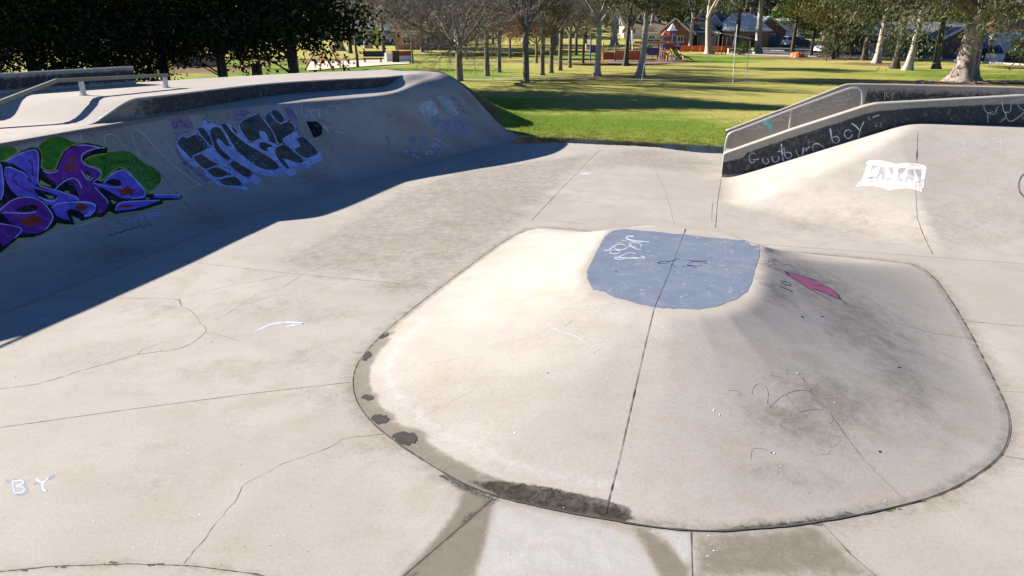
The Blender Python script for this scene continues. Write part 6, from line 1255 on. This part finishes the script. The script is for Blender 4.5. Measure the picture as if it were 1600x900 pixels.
mb = MB(); mb.add([L3(-.3,-.2,3.7),L3(.8,-.2,3.7),L3(.25,.7,4.6),L3(.8,1.6,3.7),L3(-.3,1.6,3.7)], [(0,1,2),(1,3,2),(3,4,2),(4,0,2),(0,4,3,1)]); mb.build('white_roof', M['white'], pg)
for (x, z, w, h, mm) in [(-.55,1.75,.6,.8,'blue'),(.15,1.75,.6,.8,'red'),(.9,1.45,.7,.7,'blue'),(-.55,.6,.6,.9,'yellow'),(-.2,2.7,.5,.6,'red')]: mb = MB(); mb.box(tuple(L3(x,-.06,z)), (w,.06,h), 0, .02); mb.build('panel', M[mm], pg)
mb = MB(); pts = [L3(.35,-.1,1.3), L3(.5,-.6,1.15), L3(.8,-1.2,.6), L3(1.1,-1.7,.25), L3(1.25,-2.1,.18)]
V = []; 
for i, p in enumerate(pts):
    for k in range(9): a = math.pi + math.pi*k/8; V.append(tuple(p + ax*.42*math.cos(a) + Vector((0,0,.32*math.sin(a)+.32))))
F = [(i*9+k, i*9+k+1, (i+1)*9+k+1, (i+1)*9+k) for i in range(4) for k in range(8)]; mb.add(V, F); mb.build('slide', M['yellow'], pg)
mb = MB(); mb.tube([L3(-.3,-.25,0), L3(-.25,-.3,.9), L3(.05,-.3,1.25), L3(.45,-.3,1.25), L3(.8,-.3,.9), L3(.95,-.3,0)], .16, 8); mb.build('slide_arch', M['yellow'], pg)
for k in range(5): mb = MB(); mb.tube([L3(-.9,-.1,.3+k*.25), L3(-1.5,-.1,.3+k*.25)], .035, 5); mb.build('rung', M['red'], pg)
pg.scale = (.88,)*3
cf = empty('climbing_frame', tuple(P0(1015,96)), label='long climbing frame with orange roof beam and purple panel left of the play tower', cat='climbing frame'); o = P0(1010, 96.5)
for x in (-1.6,-.2,1.2,2.0): mb = MB(); mb.tube([L3(x,0,0), L3(x,0,2.1)], .07, 8); mb.build('post', M['red'], cf)
mb = MB(); mb.box(tuple(L3(.2,0,2.0)), (3.6,.5,.28), 0, .03); mb.build('roof_beam', M['orange'], cf); mb = MB(); mb.box(tuple(L3(.6,0,1.05)), (1.6,.08,.8), 0, .02); mb.build('panel', M['purple'], cf)
mb = MB(); mb.box(tuple(L3(.2,.3,.18)), (1.8,.5,.2), 0, .02); mb.build('bench_step', M['yellow'], cf); mb = MB(); [mb.tube([L3(-1.6,.9,z), L3(2.0,.9,z)], .05, 6) for z in (1.2,1.7,2.4)]; mb.build('teal_rail', M['teal'], cf)
cf2 = empty('climbing_frame', tuple(P0(965,96)), label='smaller play frame with blue posts and orange red panels behind the blackened gum trunk', cat='climbing frame'); o = P0(958, 97)
for x, mm in ((-2.6,'blue'),(-1.2,'yellow'),(.2,'red'),(1.6,'orange'),(2.9,'red')): mb = MB(); mb.tube([L3(x,0,0), L3(x,0,2.0 if x > -2 else 2.8)], .08, 8); mb.build('post', M[mm], cf2)
for (x, z, w, h, mm) in [(-2.0,1.3,1.1,.8,'blue'),(-.5,.6,1.2,.8,'red'),(.9,.65,1.3,1.0,'orange'),(2.25,.65,1.2,1.0,'orange_mesh')]: mb = MB(); mb.box(tuple(L3(x,0,z)), (w,.08,h), 0, .02); mb.build('panel', M[mm], cf2)
mb = MB(); [mb.tube([L3(-.6,.8,z), L3(2.8,.8,z)], .05, 6) for z in (1.2,1.7)]; [mb.tube([L3(x,.8,.1), L3(x,.8,1.7)], .04, 5) for x in (-.6,.5,1.6,2.8)]; mb.build('teal_rail', M['teal'], cf2)
ts = empty('small_slide', tuple(P0(1068,97)), label='short teal green slide lying right of the play tower', cat='slide'); o = P0(1066, 96.8)
mb = MB(); mb.add([L3(-.6,0,.75),L3(1.2,0,.08),L3(1.2,.5,.08),L3(-.6,.5,.75),L3(-.6,-.04,.95),L3(1.2,-.04,.2),L3(-.6,.54,.95),L3(1.2,.54,.2)], [(0,1,2,3),(0,1,5,4),(3,2,7,6)]); mb.build('chute', M['teal'], ts); mb = MB(); mb.tube([L3(-.6,.1,0), L3(-.6,.1,1.1)], .05, 6); mb.tube([L3(-.6,.4,0), L3(-.6,.4,1.1)], .05, 6); mb.build('frame', M['teal'], ts)
sw = empty('swing_set', tuple(at(500,110)), label='orange swing frame standing in pale sand beside the rightmost dark evergreen', cat='swing set'); o = at(500, 110)
for (x, y) in ((-1.2,-.8),(1.6,-1.0)): mb = MB(); mb.tube([L3(x,y,0), L3(x*.35,0,1.5), L3(x*.12,.1,2.2)], .09, 8); mb.build('leg', M['orange'], sw, True)
for (x, y) in ((-1.0,3.2),(1.2,3.0)): mb = MB(); mb.tube([L3(x,y,0), L3(x*.2,2.6,2.2)], .08, 8); mb.build('leg', M['orange'], sw, True)
mb = MB(); mb.tube([L3(0,.1,2.2), L3(0,2.6,2.2)], .08, 8); mb.build('top_bar', M['orange'], sw); mb = MB(); mb.tube([L3(-.05,.9,2.2), L3(-.05,.9,.6)], .02, 4); mb.tube([L3(-.05,1.4,2.2), L3(-.05,1.4,.6)], .02, 4); mb.box(tuple(L3(-.05,1.15,.58)), (.25,.55,.05)); mb.build('seat', M['black'], sw)
pl = empty('white_post', tuple(at(493,108)), label='white post in the sand beside the orange swing frame', cat='post'); mb = MB(); q = at(493,108); mb.tube([q, q+Vector((0,0,1.7))], .09, 8); mb.build('shaft', M['white'], pl)
sp = empty('play_structure', tuple(at(400,108)), label='rusty red timber play structure glimpsed between the dark evergreens', cat='play structure'); o = at(398, 108)
for x in (-1.4,-.5,.5,1.5): mb = MB(); mb.tube([L3(x,0,0), L3(x*.8,0,2.2)], .09, 6); mb.build('post', M['terracotta'], sp)
mb = MB(); mb.bar(L3(-1.6,0,1.2), L3(1.7,0,.9), .3, .35); mb.bar(L3(-1.2,0,1.9), L3(1.2,0,2.1), .2, .2); mb.build('beam', M['terracotta'], sp)
bx = empty('electrical_box', tuple(at(403,122)), label='small box with an orange side and dark front behind the edge of the platform', cat='box'); mb = MB(); q = at(403,122); mb.box((q.x,q.y,.55),(.75,.6,1.1),.4,.04); mb.build('casing', M['black'], bx); mb = MB(); mb.box((q.x-.38,q.y-.16,.55),(.04,.5,.95),.4); mb.build('side_panel', M['terracotta'], bx)
be = empty('park_bench', tuple(at(583,99)), label='dark covered bench beside the pale sand far left of the spreading tree', cat='bench'); o = at(583, 98.5)
mb = MB(); mb.box(tuple(L3(0,0,.5)), (2.2,.6,.08)); mb.build('seat', M['black'], be); mb = MB(); mb.box(tuple(L3(0,.3,.95)), (2.2,.08,.6)); mb.build('backrest', M['black'], be)
for x in (-.9,.9): mb = MB(); mb.box(tuple(L3(x,0,.23)), (.1,.5,.46)); mb.build('leg', M['black'], be)
sg_ = empty('banner_sign', tuple(at(589,80)), label='tall yellow green banner sign on a post in front of the far building', cat='sign'); q = at(589, 80); mb = MB(); mb.box((q.x,q.y,2.3),(.75,.06,2.6)); mb.build('banner', M['lime'], sg_); mb = MB(); mb.tube([q, q+Vector((0,0,3.7))], .05, 6); mb.build('post', M['chrome'], sg_)
# shelter
sh = empty('picnic_shelter', tuple(at(1145,84)), label='open picnic shelter with a sloping dark roof on dark posts by the road', cat='shelter'); o = at(1144, 84.5)
for (x, y, h) in ((-1.8,-1.2,2.5),(1.8,-1.2,1.9),(-1.8,1.2,2.6),(1.8,1.2,2.0),(-1.2,-1.2,2.4),(1.4,-1.2,1.95)): mb = MB(); mb.tube([L3(x,y,0), L3(x,y,h)], .08, 6); mb.build('post', M['dark_wood'], sh)
mb = MB(); a = [L3(-2.3,-1.6,2.75),L3(2.4,-1.6,1.95),L3(2.4,1.7,2.1),L3(-2.3,1.7,2.9)]; mb.add([tuple(p) for p in a]+[tuple(p+Vector((0,0,.1))) for p in a], [(3,2,1,0),(4,5,6,7),(0,1,5,4),(1,2,6,5),(2,3,7,6),(3,0,4,7)]); mb.build('roof', M['roof_grey'], sh)
tb = empty('picnic_table', tuple(at(1147,84.5)), label='small picnic table under the sloping shelter roof', cat='table'); mb = MB(); mb.box(tuple(L3(.2,0,.74)), (1.8,.8,.06)); mb.build('table_top', M['tan'], tb)
for x in (-.6,1.0): mb = MB(); mb.box(tuple(L3(x,0,.36)), (.08,.6,.7)); mb.build('leg', M['tan'], tb)
# thin white poles on the lawn
for (u, v, u2, v2, lb) in [(1002,131.5,1011,84,'thin white leaning pole in front of the two tall gums'),(1145.5,131.5,1152,38,'thin white pole, tallest of the lawn poles, in front of the shelter'),(1166,123,1172.5,64,'thin white pole right of the tallest lawn pole')]:
    b0 = at(u, v); t0 = vplane(b0, b0+Vector((1,0,0)), u2, v2); r = empty('lawn_pole', tuple(b0), label=lb, cat='pole', group='thin white poles on the lawn')
    mid = b0.lerp(t0, .5) + Vector((-.04,0,0)); mb = MB(); mb.tube([b0-Vector((0,0,.05)), mid, t0], [.035,.032,.028], 6); mb.build('shaft', M['pole_white'], r)
for (u, v, u2, v2, lb) in [(989,85,988,47,'white lamp pole between the blackened gum and the pale gum'),(916,79,916,68,'short white post at the end of the avenue')]:
    b0 = at(u, v); t0 = vplane(b0, b0+Vector((1,0,0)), u2, v2); r = empty('white_pole', tuple(b0), label=lb, cat='pole'); mb = MB(); mb.tube([b0, t0], .13, 8); mb.build('shaft', M['white'], r)
# terracotta stones by the pine, bark and fallen branches round the huge gum
for i, (u, v, s, lb) in enumerate([(1240,90,.55,'terracotta boulder touching the pine trunk'),(1245,90.4,.6,'middle terracotta boulder by the pine'),(1250,90,.5,'terracotta boulder farthest from the pine trunk')]):
    q = at(u, v); r = random.Random(i); mb = MB(); V = []; F = []
    for a in range(5):
        ph = math.pi/2*a/4.2
        for k in range(8): th_ = 6.283*k/8; rr = s*math.cos(ph)*r.uniform(.85,1.15); V.append((q.x+rr*math.cos(th_), q.y+rr*math.sin(th_), s*1.2*math.sin(ph)+.04))
    F = [(a*8+k, a*8+(k+1) % 8, (a+1)*8+(k+1) % 8, (a+1)*8+k) for a in range(4) for k in range(8)] + [tuple(range(32, 40))]
    mb.add(V, F); ob = mb.build('boulder', M['terracotta']); tag(ob, lb, 'boulder', 'terracotta boulders')
mb = MB(); rnd = random.Random(5)
for _ in range(120):
    u = rnd.choice([rnd.uniform(1430,1462), rnd.uniform(1525,1590), rnd.uniform(1470,1600)]); q = at(u, rnd.uniform(128.5,132)); a = rnd.uniform(0,3.14); L = rnd.uniform(.1,.7); h = rnd.uniform(.02,.09); dx, dy = math.cos(a)*L/2, math.sin(a)*L/2
    mb.tube([(q.x-dx,q.y-dy,.06+h),(q.x,q.y,.08+h*rnd.uniform(.5,1.6)),(q.x+dx,q.y+dy,.06+h)], [.02,.035,.015], 4)
tag(mb.build('fallen_bark', M['bark_gum']), 'strips of fallen bark and sticks strewn around the foot of the huge gum', 'bark', kind='stuff')

# ------------------------------------------------------------------ light, sky, camera
EL = math.radians(25.0); AZV = Vector((-.925, .38)).normalized()
sl = D.lights.new('sun', 'SUN'); sl.energy = 5.0; sl.angle = math.radians(.53); sl.color = (1.0, .915, .83); so = D.objects.new('sun', sl); COL.objects.link(so)
sdir = Vector((AZV.x*math.cos(EL), AZV.y*math.cos(EL), math.sin(EL))); so.rotation_euler = (-sdir).to_track_quat('-Z', 'Y').to_euler(); so.location = sdir*60
w = D.worlds.new('World'); SC.world = w; w.use_nodes = True; nt = w.node_tree; bg_ = nt.nodes['Background']; sky = nt.nodes.new('ShaderNodeTexSky'); sky.sky_type = 'NISHITA'; sky.sun_disc = False
sky.sun_elevation = EL; sky.sun_rotation = math.atan2(AZV.x, AZV.y); sky.air_density = .6; sky.dust_density = .0; sky.ozone_density = 8.0
nt.links.new(sky.outputs[0], bg_.inputs['Color']); bg_.inputs['Strength'].default_value = .056
cam = D.cameras.new('camera'); co = D.objects.new('camera', cam); COL.objects.link(co); co.location = CAM; co.rotation_euler = (math.pi/2 - PIT, 0, 0)
cam.sensor_width = 36; cam.lens = FPX/1600*36; cam.clip_end = 3000; cam.clip_start = .1; SC.camera = co
SC.view_settings.view_transform = 'Standard'; SC.view_settings.look = 'None'; SC.view_settings.exposure = 1.33; SC.view_settings.gamma = 1.0
